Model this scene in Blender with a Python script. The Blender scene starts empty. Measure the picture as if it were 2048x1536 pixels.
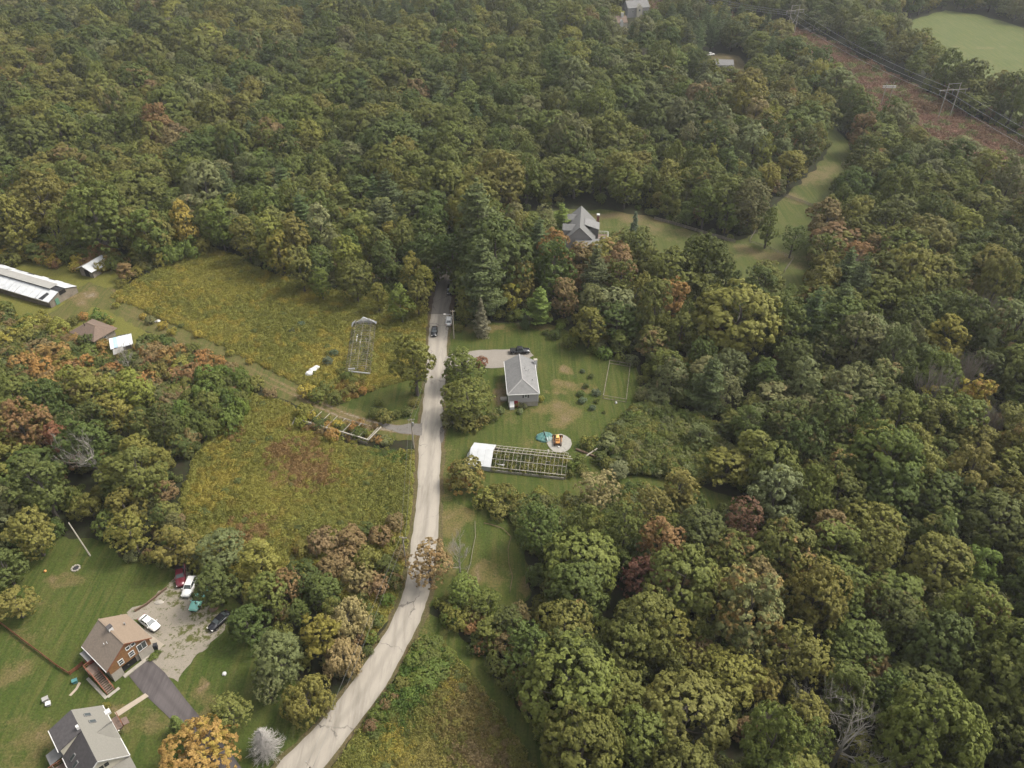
import bpy, bmesh, math, random
import numpy as np
from mathutils import Vector, Matrix, geometry as mgeo

# ------------------------------------------------------------------ camera, sky, sun, exposure
CAM_H, PITCH, FPX = 125.0, math.radians(37.5), 1559.0     # drone height, tilt below the horizon, focal length in photo pixels
scene = bpy.context.scene
COL = scene.collection
cam_data = bpy.data.cameras.new('camera')
cam_data.sensor_width = 36.0
cam_data.lens = 36.0 * FPX / 2048.0
cam_data.clip_start, cam_data.clip_end = 0.5, 8000.0
cam = bpy.data.objects.new('camera', cam_data)
cam.location = (0, 0, CAM_H)
cam.rotation_euler = (math.pi / 2 - PITCH, 0, 0)
COL.objects.link(cam)
scene.camera = cam

SUN_ELEV, SUN_AZ = math.radians(54), math.radians(76)      # azimuth clockwise from +Y (the way the camera looks)
world = bpy.data.worlds.new('World')
scene.world = world
world.use_nodes = True
wn, wl = world.node_tree.nodes, world.node_tree.links
sky = wn.new('ShaderNodeTexSky')
sky.sky_type = 'NISHITA'
sky.sun_disc = False
sky.sun_elevation, sky.sun_rotation = SUN_ELEV, SUN_AZ
sky.air_density, sky.dust_density, sky.ozone_density = 1.0, 6.0, 1.0
grey = wn.new('ShaderNodeHueSaturation')                   # thin overcast: most of the blue is gone
grey.inputs['Saturation'].default_value = 0.2
wl.new(sky.outputs[0], grey.inputs['Color'])
wl.new(grey.outputs[0], wn['Background'].inputs[0])
wn['Background'].inputs[1].default_value = 0.15

sun_data = bpy.data.lights.new('sun', 'SUN')
sun_data.energy = 1.5
sun_data.angle = math.radians(11)
sun_data.color = (1.0, 0.92, 0.8)
sun = bpy.data.objects.new('sun', sun_data)
sd = Vector((math.sin(SUN_AZ) * math.cos(SUN_ELEV), math.cos(SUN_AZ) * math.cos(SUN_ELEV), math.sin(SUN_ELEV)))
sun.rotation_euler = (-sd).to_track_quat('-Z', 'Y').to_euler()
sun.location = sd * 300
COL.objects.link(sun)

scene.view_settings.view_transform = 'Standard'
scene.view_settings.look = 'None'
scene.view_settings.gamma = 1.0
scene.view_settings.use_curve_mapping = False
scene.view_settings.exposure = 1.13
scene.render.engine = 'CYCLES'
scene.cycles.max_bounces = 4
scene.cycles.diffuse_bounces = 2
scene.cycles.glossy_bounces = 2
scene.cycles.transmission_bounces = 3
scene.cycles.transparent_max_bounces = 4
scene.cycles.caustics_reflective = scene.cycles.caustics_refractive = False

# ------------------------------------------------------------------ helpers
rng = np.random.default_rng(7)
rnd = random.Random(11)
SP, CP = math.sin(PITCH), math.cos(PITCH)

def G(x, y, z=0.0):
    """the place on the level z where the surveyed photo point (x, y) lies, in metres"""
    u, v = (x - 1024) / FPX, (y - 768) / FPX
    t = (CAM_H - z) / (SP + v * CP)
    return Vector((u * t, (CP - v * SP) * t, z))

def G2(x, y, z=0.0):
    p = G(x, y, z)
    return (p.x, p.y)

def pix(x, y, z=0.0):
    """where a place falls in the picture (2048 wide) and how many photo pixels a metre takes there"""
    d = y * CP - (z - CAM_H) * SP
    return 1024 + FPX * x / d, 768 + FPX * (-y * SP - (z - CAM_H) * CP) / d, FPX / d

def tag(o, label=None, cat=None, group=None, kind=None):
    if label: o['label'] = label
    if cat: o['category'] = cat
    if group: o['group'] = group
    if kind: o['kind'] = kind
    return o

def link(o, parent=None):
    COL.objects.link(o)
    if parent is not None:
        o.parent = parent
    return o

def empty(name, loc=(0, 0, 0), rz=0.0, label=None, cat=None, group=None):
    o = bpy.data.objects.new(name, None)
    o.empty_display_size = 0.2
    o.location = loc
    o.rotation_euler = (0, 0, rz)
    link(o)
    return tag(o, label, cat, group)

class MB:
    """collects boxes, prisms, tubes and turns them into ONE mesh object"""
    def __init__(self):
        self.v, self.f = [], []
    def add(self, vs, fs):
        n = len(self.v)
        self.v += [tuple(p) for p in vs]
        self.f += [tuple(i + n for i in f) for f in fs]
        return self
    def prism(self, pts, off):
        off = Vector(off); pts = [Vector(p) for p in pts]; n = len(pts)
        nrm = (pts[1] - pts[0]).cross(pts[2] - pts[0])
        if nrm.dot(off) > 0: pts = pts[::-1]
        vs = pts + [p + off for p in pts]
        fs = [tuple(range(n)), tuple(range(2 * n - 1, n - 1, -1))]
        fs += [(i, i + n, (i + 1) % n + n, (i + 1) % n)[::1] for i in range(n)]
        return self.add(vs, fs)
    def box(self, c, s, rz=0.0):
        x, y, z = s[0] / 2, s[1] / 2, s[2] / 2
        R = Matrix.Rotation(rz, 3, 'Z'); c = Vector(c)
        vs = [c + R @ Vector((a, b, d)) for d in (-z, z) for a, b in ((-x, -y), (x, -y), (x, y), (-x, y))]
        return self.add(vs, [(3, 2, 1, 0), (4, 5, 6, 7), (0, 1, 5, 4), (1, 2, 6, 5), (2, 3, 7, 6), (3, 0, 4, 7)])
    def bar(self, a, b, w, h=None, up=(0, 0, 1)):
        h = h or w; a, b = Vector(a), Vector(b); d = (b - a).normalized(); up = Vector(up)
        if abs(d.dot(up)) > 0.98: up = Vector((1, 0, 0))
        s = d.cross(up).normalized(); t = s.cross(d)
        vs = [p + s * i * w / 2 + t * j * h / 2 for p in (a, b) for i, j in ((-1, -1), (1, -1), (1, 1), (-1, 1))]
        return self.add(vs, [(0, 1, 2, 3), (7, 6, 5, 4), (4, 5, 1, 0), (5, 6, 2, 1), (6, 7, 3, 2), (7, 4, 0, 3)])
    def tube(self, pts, rad, n=6, cap=True):
        pts = [Vector(p) for p in pts]
        rad = [rad] * len(pts) if np.isscalar(rad) else rad
        vs, fs = [], []
        for k, p in enumerate(pts):
            d = (pts[min(k + 1, len(pts) - 1)] - pts[max(k - 1, 0)]).normalized()
            up = Vector((0, 0, 1)) if abs(d.z) < 0.95 else Vector((1, 0, 0))
            s = d.cross(up).normalized(); t = s.cross(d)
            vs += [p + (s * math.cos(2 * math.pi * i / n) + t * math.sin(2 * math.pi * i / n)) * rad[k] for i in range(n)]
        for k in range(len(pts) - 1):
            fs += [(k * n + i, k * n + (i + 1) % n, (k + 1) * n + (i + 1) % n, (k + 1) * n + i) for i in range(n)]
        if cap:
            fs += [tuple(range(n - 1, -1, -1)), tuple(range((len(pts) - 1) * n, len(pts) * n))]
        return self.add(vs, fs)
    def mesh(self, name, mat, smooth=False):
        me = bpy.data.meshes.new(name)
        me.from_pydata([tuple(p) for p in self.v], [], self.f)
        bm = bmesh.new(); bm.from_mesh(me)
        bmesh.ops.recalc_face_normals(bm, faces=bm.faces)
        bm.to_mesh(me); bm.free()
        if mat: me.materials.append(mat)
        if smooth: me.polygons.foreach_set('use_smooth', [True] * len(me.polygons))
        return me
    def build(self, name, mat, parent=None, smooth=False, **kw):
        o = link(bpy.data.objects.new(name, self.mesh(name, mat, smooth)), parent)
        return tag(o, **kw) if kw else o

def quads_mesh(name, V, mat, mat_index=None, mats=None):
    """V: (n,4,3) array of loose quads -> mesh"""
    n = len(V)
    me = bpy.data.meshes.new(name)
    me.vertices.add(n * 4); me.loops.add(n * 4); me.polygons.add(n)
    me.vertices.foreach_set('co', np.ascontiguousarray(V, dtype=np.float32).ravel())
    me.loops.foreach_set('vertex_index', np.arange(n * 4, dtype=np.int32))
    me.polygons.foreach_set('loop_start', np.arange(0, n * 4, 4, dtype=np.int32))
    me.update(calc_edges=True)
    me.materials.append(mat)
    return me

def vnoise(x, y, scale, seed=0):
    """smooth value noise, 0..1"""
    x = np.asarray(x, float) / scale; y = np.asarray(y, float) / scale
    xi, yi = np.floor(x).astype(np.int64), np.floor(y).astype(np.int64)
    fx, fy = x - xi, y - yi
    fx, fy = fx * fx * (3 - 2 * fx), fy * fy * (3 - 2 * fy)
    def h(a, b):
        n = (a * 374761393 + b * 668265263 + seed * 974634777) & 0x7fffffff
        n = ((n ^ (n >> 13)) * 1274126177) & 0x7fffffff
        return ((n ^ (n >> 16)) & 0xffff) / 65535.0
    return (h(xi, yi) * (1 - fx) + h(xi + 1, yi) * fx) * (1 - fy) + (h(xi, yi + 1) * (1 - fx) + h(xi + 1, yi + 1) * fx) * fy

def in_poly(x, y, poly):
    x = np.asarray(x, float); y = np.asarray(y, float)
    r = np.zeros(x.shape, bool); n = len(poly)
    for i in range(n):
        x0, y0 = poly[i]; x1, y1 = poly[(i + 1) % n]
        if y0 == y1: continue
        c = ((y0 > y) != (y1 > y)) & (x < (x1 - x0) * (y - y0) / (y1 - y0) + x0)
        r ^= c
    return r

def poly_dist(x, y, poly, closed=True):
    x = np.asarray(x, float); y = np.asarray(y, float)
    best = np.full(x.shape, 1e9); n = len(poly)
    for i in range(n if closed else n - 1):
        x0, y0 = poly[i]; x1, y1 = poly[(i + 1) % n]
        dx, dy = x1 - x0, y1 - y0; L = dx * dx + dy * dy + 1e-9
        t = np.clip(((x - x0) * dx + (y - y0) * dy) / L, 0, 1)
        best = np.minimum(best, np.hypot(x - x0 - t * dx, y - y0 - t * dy))
    return best

# ------------------------------------------------------------------ materials
MATS = {}
def nmat(name):
    m = bpy.data.materials.new(name); m.use_nodes = True
    MATS[name] = m
    nt = m.node_tree
    return m, nt.nodes, nt.links, nt.nodes['Principled BSDF']

def c4(c): return (c[0], c[1], c[2], 1.0)
ALB = 0.73                                                  # photo is exposed for the woods: built surfaces sit a little lower
def dim(c): return tuple(x * ALB for x in c)

def N(nodes, typ, **kw):
    n = nodes.new(typ)
    for k, v in kw.items():
        if k in n.inputs: n.inputs[k].default_value = v
        else: setattr(n, k, v)
    return n

def mixc(nodes, links, fac, a, b, blend='MIX'):
    m = nodes.new('ShaderNodeMix'); m.data_type = 'RGBA'; m.blend_type = blend
    for sock, val in ((0, fac), (6, a), (7, b)):
        if isinstance(val, bpy.types.NodeSocket): links.new(val, m.inputs[sock])
        else: m.inputs[sock].default_value = val if sock == 0 else c4(val)
    return m.outputs[2]

def ramp(nodes, links, src, lo, hi):
    r = nodes.new('ShaderNodeMapRange'); r.clamp = True
    r.inputs['From Min'].default_value, r.inputs['From Max'].default_value = lo, hi
    links.new(src, r.inputs['Value'])
    return r.outputs[0]

def noise(nodes, links, coord, scale, detail=4, rough=0.6, stretch=None):
    if stretch:
        mp = nodes.new('ShaderNodeMapping'); mp.inputs['Scale'].default_value = stretch[0]; mp.inputs['Rotation'].default_value = (0, 0, stretch[1])
        links.new(coord, mp.inputs[0]); coord = mp.outputs[0]
    n = N(nodes, 'ShaderNodeTexNoise', Scale=scale, Detail=detail, Roughness=rough)
    links.new(coord, n.inputs['Vector'])
    return n.outputs[0]

def bump(nodes, links, bsdf, h, strength, dist):
    b = N(nodes, 'ShaderNodeBump', Strength=strength, Distance=dist)
    links.new(h, b.inputs['Height']); links.new(b.outputs[0], bsdf.inputs['Normal'])

def plain(name, col, rough=0.7, var=0.15, scale=3.0, metal=0.0, spec=0.3, dirt=None):
    """paint, wood, metal: one colour with worn patches"""
    col = dim(col); dirt = dim(dirt) if dirt else None
    m, n, l, b = nmat(name)
    geo = n.new('ShaderNodeTexCoord')
    f = noise(n, l, geo.outputs['Object'], scale, 5, 0.65)
    dk = tuple(c * (1 - var) for c in col); lt = tuple(min(1, c * (1 + var)) for c in col)
    col_s = mixc(n, l, ramp(n, l, f, 0.3, 0.7), dk, lt)
    if dirt:
        f2 = noise(n, l, geo.outputs['Object'], scale * 0.37, 6, 0.7)
        col_s = mixc(n, l, ramp(n, l, f2, 0.52, 0.72), col_s, dirt)
    l.new(col_s, b.inputs['Base Color'])
    b.inputs['Roughness'].default_value = rough
    b.inputs['Metallic'].default_value = metal
    b.inputs['Specular IOR Level'].default_value = spec
    return m

def leaf_material(name, trans=0.3):
    """foliage: every tree carries its own leaf colour (tint) and how many of its sprays have turned (turn)"""
    m, n, l, b = nmat(name)
    at = N(n, 'ShaderNodeAttribute', attribute_name='tint', attribute_type='INSTANCER')
    au = N(n, 'ShaderNodeAttribute', attribute_name='turned', attribute_type='INSTANCER')
    geo = n.new('ShaderNodeNewGeometry')
    tc = n.new('ShaderNodeTexCoord')
    oi = n.new('ShaderNodeObjectInfo')
    add = N(n, 'ShaderNodeVectorMath', operation='ADD')
    sc = N(n, 'ShaderNodeVectorMath', operation='SCALE'); sc.inputs['Scale'].default_value = 57.0
    cmb = n.new('ShaderNodeCombineXYZ')
    l.new(oi.outputs['Random'], cmb.inputs[0]); l.new(oi.outputs['Random'], cmb.inputs[1])
    l.new(cmb.outputs[0], sc.inputs[0]); l.new(tc.outputs['Object'], add.inputs[0]); l.new(sc.outputs[0], add.inputs[1])
    f1 = noise(n, l, add.outputs[0], 0.33, 3, 0.6)
    # single leaves differ a little in tone and warmth
    hv = n.new('ShaderNodeHueSaturation')
    mr = n.new('ShaderNodeMapRange'); mr.inputs['To Min'].default_value, mr.inputs['To Max'].default_value = 0.76, 1.26
    l.new(geo.outputs['Random Per Island'], mr.inputs['Value']); l.new(mr.outputs[0], hv.inputs['Value'])
    mh = n.new('ShaderNodeMapRange'); mh.inputs['To Min'].default_value, mh.inputs['To Max'].default_value = 0.492, 0.518
    l.new(f1, mh.inputs['Value']); l.new(mh.outputs[0], hv.inputs['Hue'])
    # turned sprays
    thr = N(n, 'ShaderNodeMath', operation='SUBTRACT'); thr.inputs[0].default_value = 1.0
    l.new(au.outputs['Fac'], thr.inputs[1])
    mm = n.new('ShaderNodeMapRange'); mm.inputs['To Min'].default_value, mm.inputs['To Max'].default_value = 0.25, 0.8
    l.new(thr.outputs[0], mm.inputs['Value'])
    df = N(n, 'ShaderNodeMath', operation='SUBTRACT'); l.new(f1, df.inputs[0]); l.new(mm.outputs[0], df.inputs[1])
    tf = ramp(n, l, df.outputs[0], -0.03, 0.1)
    ac = N(n, 'ShaderNodeAttribute', attribute_name='autumn', attribute_type='INSTANCER')
    base = mixc(n, l, tf, at.outputs['Color'], ac.outputs['Color'])
    l.new(base, hv.inputs['Color'])
    l.new(hv.outputs[0], b.inputs['Base Color'])
    b.inputs['Roughness'].default_value = 0.6
    b.inputs['Specular IOR Level'].default_value = 0.12
    tr = n.new('ShaderNodeBsdfTranslucent'); l.new(hv.outputs[0], tr.inputs[0])
    mx = n.new('ShaderNodeMixShader'); mx.inputs[0].default_value = trans
    out = n['Material Output']
    l.new(b.outputs[0], mx.inputs[1]); l.new(tr.outputs[0], mx.inputs[2]); l.new(mx.outputs[0], out.inputs[0])
    return m

def lawn_material(name, greens, straw, soil, stripe=0.0):
    """mown or rough grass; wear comes from the 'wear' attribute of the sheet"""
    greens = [dim(g) for g in greens]; straw, soil = dim(straw), dim(soil)
    m, n, l, b = nmat(name)
    tc = n.new('ShaderNodeTexCoord'); co = tc.outputs['Object']
    at = N(n, 'ShaderNodeAttribute', attribute_name='wear')
    f1 = noise(n, l, co, 0.07, 5, 0.6); f2 = noise(n, l, co, 0.9, 5, 0.7); f3 = noise(n, l, co, 2.6, 6, 0.75)
    f4 = noise(n, l, co, 0.55, 4, 0.65, ((1.0, 0.16, 1.0), stripe))
    c = mixc(n, l, ramp(n, l, f1, 0.3, 0.7), greens[0], greens[1])
    c = mixc(n, l, ramp(n, l, f4, 0.42, 0.66), c, greens[2])
    f5 = noise(n, l, co, 1.0, 3, 0.6, ((1.0, 0.05, 1.0), stripe))
    c = mixc(n, l, ramp(n, l, f5, 0.5, 0.6), c, tuple(x * 0.97 for x in greens[0]))
    s = N(n, 'ShaderNodeMath', operation='ADD'); l.new(ramp(n, l, f2, 0.5, 0.8), s.inputs[0]); s.inputs[1].default_value = 0.0
    h = N(n, 'ShaderNodeMath', operation='MULTIPLY'); l.new(s.outputs[0], h.inputs[0]); h.inputs[1].default_value = 0.55
    c = mixc(n, l, h.outputs[0], c, straw)
    w1 = N(n, 'ShaderNodeMath', operation='MULTIPLY_ADD'); l.new(f2, w1.inputs[0]); w1.inputs[1].default_value = 0.9; l.new(at.outputs['Fac'], w1.inputs[2])
    w2 = N(n, 'ShaderNodeMath', operation='MULTIPLY_ADD'); l.new(f3, w2.inputs[0]); w2.inputs[1].default_value = 0.7; l.new(w1.outputs[0], w2.inputs[2]); w1 = w2
    c = mixc(n, l, ramp(n, l, w1.outputs[0], 1.12, 1.42), c, straw)
    c = mixc(n, l, ramp(n, l, w1.outputs[0], 1.52, 1.78), c, soil)
    v = N(n, 'ShaderNodeHueSaturation'); mr = n.new('ShaderNodeMapRange')
    mr.inputs['From Min'].default_value, mr.inputs['From Max'].default_value = 0.3, 0.7
    mr.inputs['To Min'].default_value, mr.inputs['To Max'].default_value = 0.6, 1.45
    l.new(f3, mr.inputs['Value']); l.new(mr.outputs[0], v.inputs['Value']); l.new(c, v.inputs['Color'])
    l.new(v.outputs[0], b.inputs['Base Color']); b.inputs['Roughness'].default_value = 0.9
    b.inputs['Specular IOR Level'].default_value = 0.1
    bump(n, l, b, f3, 0.6, 0.12)
    return m

def gravel_material(name, a, bcol, grass, cover=0.62, scale=1.0):
    a, bcol, grass = dim(a), dim(bcol), dim(grass)
    m, n, l, b = nmat(name)
    tc = n.new('ShaderNodeTexCoord'); co = tc.outputs['Object']
    f1 = noise(n, l, co, 0.25 * scale, 6, 0.65); f2 = noise(n, l, co, 7.0, 5, 0.7); f3 = noise(n, l, co, 0.8 * scale, 6, 0.75)
    c = mixc(n, l, ramp(n, l, f1, 0.35, 0.65), a, bcol)
    c = mixc(n, l, ramp(n, l, f2, 0.4, 0.75), c, tuple(x * 0.6 for x in a))
    at = N(n, 'ShaderNodeAttribute', attribute_name='wear')
    w = N(n, 'ShaderNodeMath', operation='ADD'); l.new(f3, w.inputs[0]); l.new(at.outputs['Fac'], w.inputs[1])
    c = mixc(n, l, ramp(n, l, w.outputs[0], cover, cover + 0.09), c, grass)
    l.new(c, b.inputs['Base Color']); b.inputs['Roughness'].default_value = 0.95; b.inputs['Specular IOR Level'].default_value = 0.1
    bump(n, l, b, f2, 0.5, 0.05)
    return m

def road_material(name, a, bcol, crack):
    a, bcol, crack = dim(a), dim(bcol), dim(crack)
    m, n, l, b = nmat(name)
    tc = n.new('ShaderNodeTexCoord'); co = tc.outputs['Object']
    at = N(n, 'ShaderNodeAttribute', attribute_name='across')
    lane = N(n, 'ShaderNodeMath', operation='MULTIPLY'); l.new(at.outputs['Fac'], lane.inputs[0]); lane.inputs[1].default_value = 4 * math.pi
    cs = N(n, 'ShaderNodeMath', operation='COSINE'); l.new(lane.outputs[0], cs.inputs[0])
    f1 = noise(n, l, co, 0.12, 5, 0.6); f2 = noise(n, l, co, 9.0, 4, 0.7); f3 = noise(n, l, co, 0.6, 5, 0.7, ((1.0, 0.12, 1.0), 0.03))
    c = mixc(n, l, ramp(n, l, f1, 0.3, 0.7), a, bcol)
    c = mixc(n, l, ramp(n, l, f3, 0.48, 0.7), c, tuple(x * 0.7 for x in a))
    k = N(n, 'ShaderNodeMath', operation='MULTIPLY'); l.new(ramp(n, l, cs.outputs[0], -0.2, 1.0), k.inputs[0]); k.inputs[1].default_value = 0.34
    c = mixc(n, l, k.outputs[0], c, tuple(x * 0.6 for x in a))
    wob = N(n, 'ShaderNodeTexNoise', Scale=0.7, Detail=4); l.new(co, wob.inputs['Vector'])
    av = N(n, 'ShaderNodeVectorMath', operation='MULTIPLY_ADD'); l.new(wob.outputs['Color'], av.inputs[0]); av.inputs[1].default_value = (3.0, 3.0, 0); l.new(co, av.inputs[2])
    vo = N(n, 'ShaderNodeTexVoronoi', feature='DISTANCE_TO_EDGE', Scale=0.085); l.new(av.outputs[0], vo.inputs['Vector'])
    ck = ramp(n, l, vo.outputs['Distance'], 0.012, 0.003)
    fk = N(n, 'ShaderNodeMath', operation='MULTIPLY'); l.new(ck, fk.inputs[0]); l.new(ramp(n, l, f1, 0.45, 0.6), fk.inputs[1])
    c = mixc(n, l, fk.outputs[0], c, crack)
    sp = N(n, 'ShaderNodeHueSaturation'); mr = n.new('ShaderNodeMapRange')
    mr.inputs['To Min'].default_value, mr.inputs['To Max'].default_value = 0.85, 1.15
    l.new(f2, mr.inputs['Value']); l.new(mr.outputs[0], sp.inputs['Value']); l.new(c, sp.inputs['Color'])
    l.new(sp.outputs[0], b.inputs['Base Color']); b.inputs['Roughness'].default_value = 0.9; b.inputs['Specular IOR Level'].default_value = 0.15
    return m

LEAF = leaf_material('leaf')
NEEDLE = leaf_material('needle', 0.1)
BARK = plain('bark', (0.10, 0.085, 0.07), 0.9, 0.3, 2.0)
DEADWOOD = plain('dead_wood', (0.32, 0.295, 0.25), 0.9, 0.25, 2.0)
GREYTWIG = plain('grey_twig', (0.25, 0.215, 0.18), 0.9, 0.25, 2.0)
FLOOR = gravel_material('forest_floor', (0.034, 0.028, 0.017), (0.024, 0.03, 0.012), (0.03, 0.04, 0.014), 0.5)
LAWN = lawn_material('lawn', ((0.045, 0.065, 0.012), (0.061, 0.076, 0.016), (0.083, 0.083, 0.022)), (0.113, 0.095, 0.034), (0.149, 0.113, 0.063), 0.25)
YARD = lawn_material('yard_lawn', ((0.044, 0.066, 0.012), (0.06, 0.077, 0.016), (0.08, 0.083, 0.022)), (0.105, 0.09, 0.033), (0.156, 0.115, 0.064), 0.9)
PADDOCK = lawn_material('paddock_grass', ((0.058, 0.075, 0.017), (0.076, 0.088, 0.024), (0.093, 0.093, 0.031)), (0.128, 0.106, 0.047), (0.153, 0.106, 0.064), 0.5)
HAY = lawn_material('hay_field', ((0.072, 0.094, 0.026), (0.09, 0.106, 0.032), (0.112, 0.114, 0.038)), (0.13, 0.122, 0.05), (0.14, 0.115, 0.06), 1.2)
MEADOW = lawn_material('meadow_floor', ((0.11, 0.112, 0.026), (0.135, 0.125, 0.028), (0.12, 0.118, 0.028)), (0.16, 0.13, 0.04), (0.13, 0.1, 0.045), 0.0)
SCRUB = lawn_material('scrub_floor', ((0.11, 0.06, 0.04), (0.135, 0.07, 0.05), (0.09, 0.08, 0.036)), (0.14, 0.1, 0.065), (0.11, 0.085, 0.055), 0.0)
VERGE = lawn_material('verge', ((0.090, 0.074, 0.036), (0.113, 0.083, 0.043), (0.070, 0.070, 0.023)), (0.144, 0.108, 0.063), (0.153, 0.108, 0.068), 0.0)
TRACK = lawn_material('track', ((0.072, 0.081, 0.020), (0.095, 0.088, 0.027), (0.117, 0.097, 0.038)), (0.144, 0.108, 0.052), (0.198, 0.167, 0.126), 0.6)
ROAD = road_material('chip_seal', (0.31, 0.278, 0.23), (0.36, 0.325, 0.272), (0.13, 0.115, 0.1))
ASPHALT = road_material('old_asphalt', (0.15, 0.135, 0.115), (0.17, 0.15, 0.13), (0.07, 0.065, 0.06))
DRIVE = road_material('asphalt_drive', (0.098, 0.086, 0.084), (0.125, 0.108, 0.104), (0.06, 0.05, 0.05))
GRAVEL = gravel_material('gravel', (0.30, 0.265, 0.21), (0.25, 0.22, 0.175), (0.085, 0.088, 0.026), 0.55)
# ------------------------------------------------------------------ the ground, lawns, meadows, roads
def wobble_edge(poly, step, amp, seed):
    out = []
    n = len(poly)
    for i in range(n):
        a, b = Vector(poly[i]), Vector(poly[(i + 1) % n])
        k = max(1, int((b - a).length / step)); d = (b - a).normalized() if (b - a).length > 1e-6 else Vector((1, 0))
        nn = Vector((-d.y, d.x))
        for j in range(k):
            p = a.lerp(b, j / k)
            w = (vnoise(p.x + 900, p.y + 900, step * 2.2, seed) - 0.5) * 2 * amp
            out.append((p.x + nn.x * w, p.y + nn.y * w))
    return out

def sheet(name, poly, z, mat, label, cat='ground', res=1.6, step=0.9, amp=0.7, blobs=(), seed=1, kind='structure', wearfun=None):
    """a piece of ground: outline with an uneven edge, filled with a triangle net that carries wear"""
    edge = wobble_edge(poly, step, amp, seed)
    P = np.array(edge)
    lo, hi = P.min(0), P.max(0)
    gx, gy = np.meshgrid(np.arange(lo[0], hi[0], res), np.arange(lo[1], hi[1], res))
    gx = gx.ravel() + rng.uniform(-.25, .25, gx.size) * res; gy = gy.ravel() + rng.uniform(-.25, .25, gy.size) * res
    ok = in_poly(gx, gy, edge); gx, gy = gx[ok], gy[ok]
    ok = poly_dist(gx, gy, edge) > res * 0.5; gx, gy = gx[ok], gy[ok]
    pts = [Vector(p) for p in edge] + [Vector((a, b)) for a, b in zip(gx, gy)]
    ne = len(edge)
    vs, es, fs, *_ = mgeo.delaunay_2d_cdt(pts, [], [list(range(ne))], 1, 1e-5)
    me = bpy.data.meshes.new(name)
    me.from_pydata([(p.x, p.y, z) for p in vs], [], [tuple(f) for f in fs])
    X = np.array([p.x for p in vs]); Y = np.array([p.y for p in vs])
    w = np.zeros(len(vs))
    for (bx, by, rx, ry, s) in blobs:
        c = G2(bx, by)
        wx, wy = (vnoise(X + 300, Y, rx * .8, 31) - .5) * rx * 1.5, (vnoise(X + 300, Y, ry * .8, 32) - .5) * ry * 1.5
        q = ((X - c[0] + wx) / rx) ** 2 + ((Y - c[1] + wy) / ry) ** 2
        w = np.maximum(w, s * .93 * np.clip(1.2 - q * .7, 0, 1) * (0.45 + 0.9 * vnoise(X, Y, 1.9, 5)))
    if wearfun is not None:
        w = np.maximum(w, wearfun(X, Y))
    a = me.attributes.new('wear', 'FLOAT', 'POINT'); a.data.foreach_set('value', w.astype(np.float32))
    me.materials.append(mat)
    for p in me.polygons:
        if p.normal.z < 0: me.flip_normals(); break
        break
    o = link(bpy.data.objects.new(name, me))
    return tag(o, label, cat, None, kind)

def px(*pts): return [G2(x, y) for x, y in pts]

b = MB(); b.add([(-2500, -600, 0), (2500, -600, 0), (2500, 4000, 0), (-2500, 4000, 0)], [(0, 1, 2, 3)])
b.build('ground', FLOOR, label='dark leaf littered forest floor under all the trees', cat='ground', kind='structure')

# the lane: left and right edge as traced
ROAD_L = [(500, 1600), (556, 1530), (632, 1454), (687, 1389), (748, 1302), (784, 1240), (810, 1175), (822, 1088), (833, 1002), (838, 890), (845, 823), (853, 739), (859, 653), (862, 629)]
ROAD_R = [(594, 1606), (650, 1534), (734, 1425), (773, 1371), (820, 1284), (846, 1226), (858, 1183), (875, 1074), (879, 980), (882, 890), (885, 834), (890, 770), (895, 668), (898, 629)]
FAR_L = [(862, 629), (868, 595), (873, 565), (879, 530), (886, 495)]
FAR_R = [(898, 629), (903, 595), (907, 565), (911, 530), (916, 495)]

def smooth(pts, n=10):
    P = [Vector((p[0], p[1])) for p in pts]; out = []
    for i in range(len(P) - 1):
        p0, p1, p2, p3 = P[max(i - 1, 0)], P[i], P[i + 1], P[min(i + 2, len(P) - 1)]
        for j in range(n):
            t = j / n
            out.append(0.5 * ((2 * p1) + (p2 - p0) * t + (2 * p0 - 5 * p1 + 4 * p2 - p3) * t * t + (3 * p1 - p0 - 3 * p2 + p3) * t ** 3))
    out.append(P[-1])
    return [(p.x, p.y) for p in out]

def strip(name, L, R, z, mat, label, cat, cols=9, ragged=0.22, kind='structure', seed=3):
    vs, fs, ac = [], [], []
    for i, (a, b) in enumerate(zip(L, R)):
        a, b = Vector((a[0], a[1])), Vector((b[0], b[1])); d = (b - a).normalized()
        a = a - d * (vnoise(a.x + 50, a.y + 900, 1.3, seed) - 0.5) * 2 * ragged
        b = b + d * (vnoise(b.x + 50, b.y + 900, 1.3, seed + 1) - 0.5) * 2 * ragged
        for k in range(cols):
            t = k / (cols - 1); p = a.lerp(b, t)
            vs.append((p.x, p.y, z + 0.05 * (1 - (2 * t - 1) ** 2))); ac.append(t)
    for i in range(len(L) - 1):
        for k in range(cols - 1):
            q = i * cols + k
            fs.append((q, q + 1, q + cols + 1, q + cols))
    me = bpy.data.meshes.new(name); me.from_pydata(vs, [], fs)
    at = me.attributes.new('across', 'FLOAT', 'POINT'); at.data.foreach_set('value', np.array(ac, np.float32))
    me.materials.append(mat)
    if me.polygons[0].normal.z < 0: me.flip_normals()
    return tag(link(bpy.data.objects.new(name, me)), label, cat, None, kind)

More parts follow.
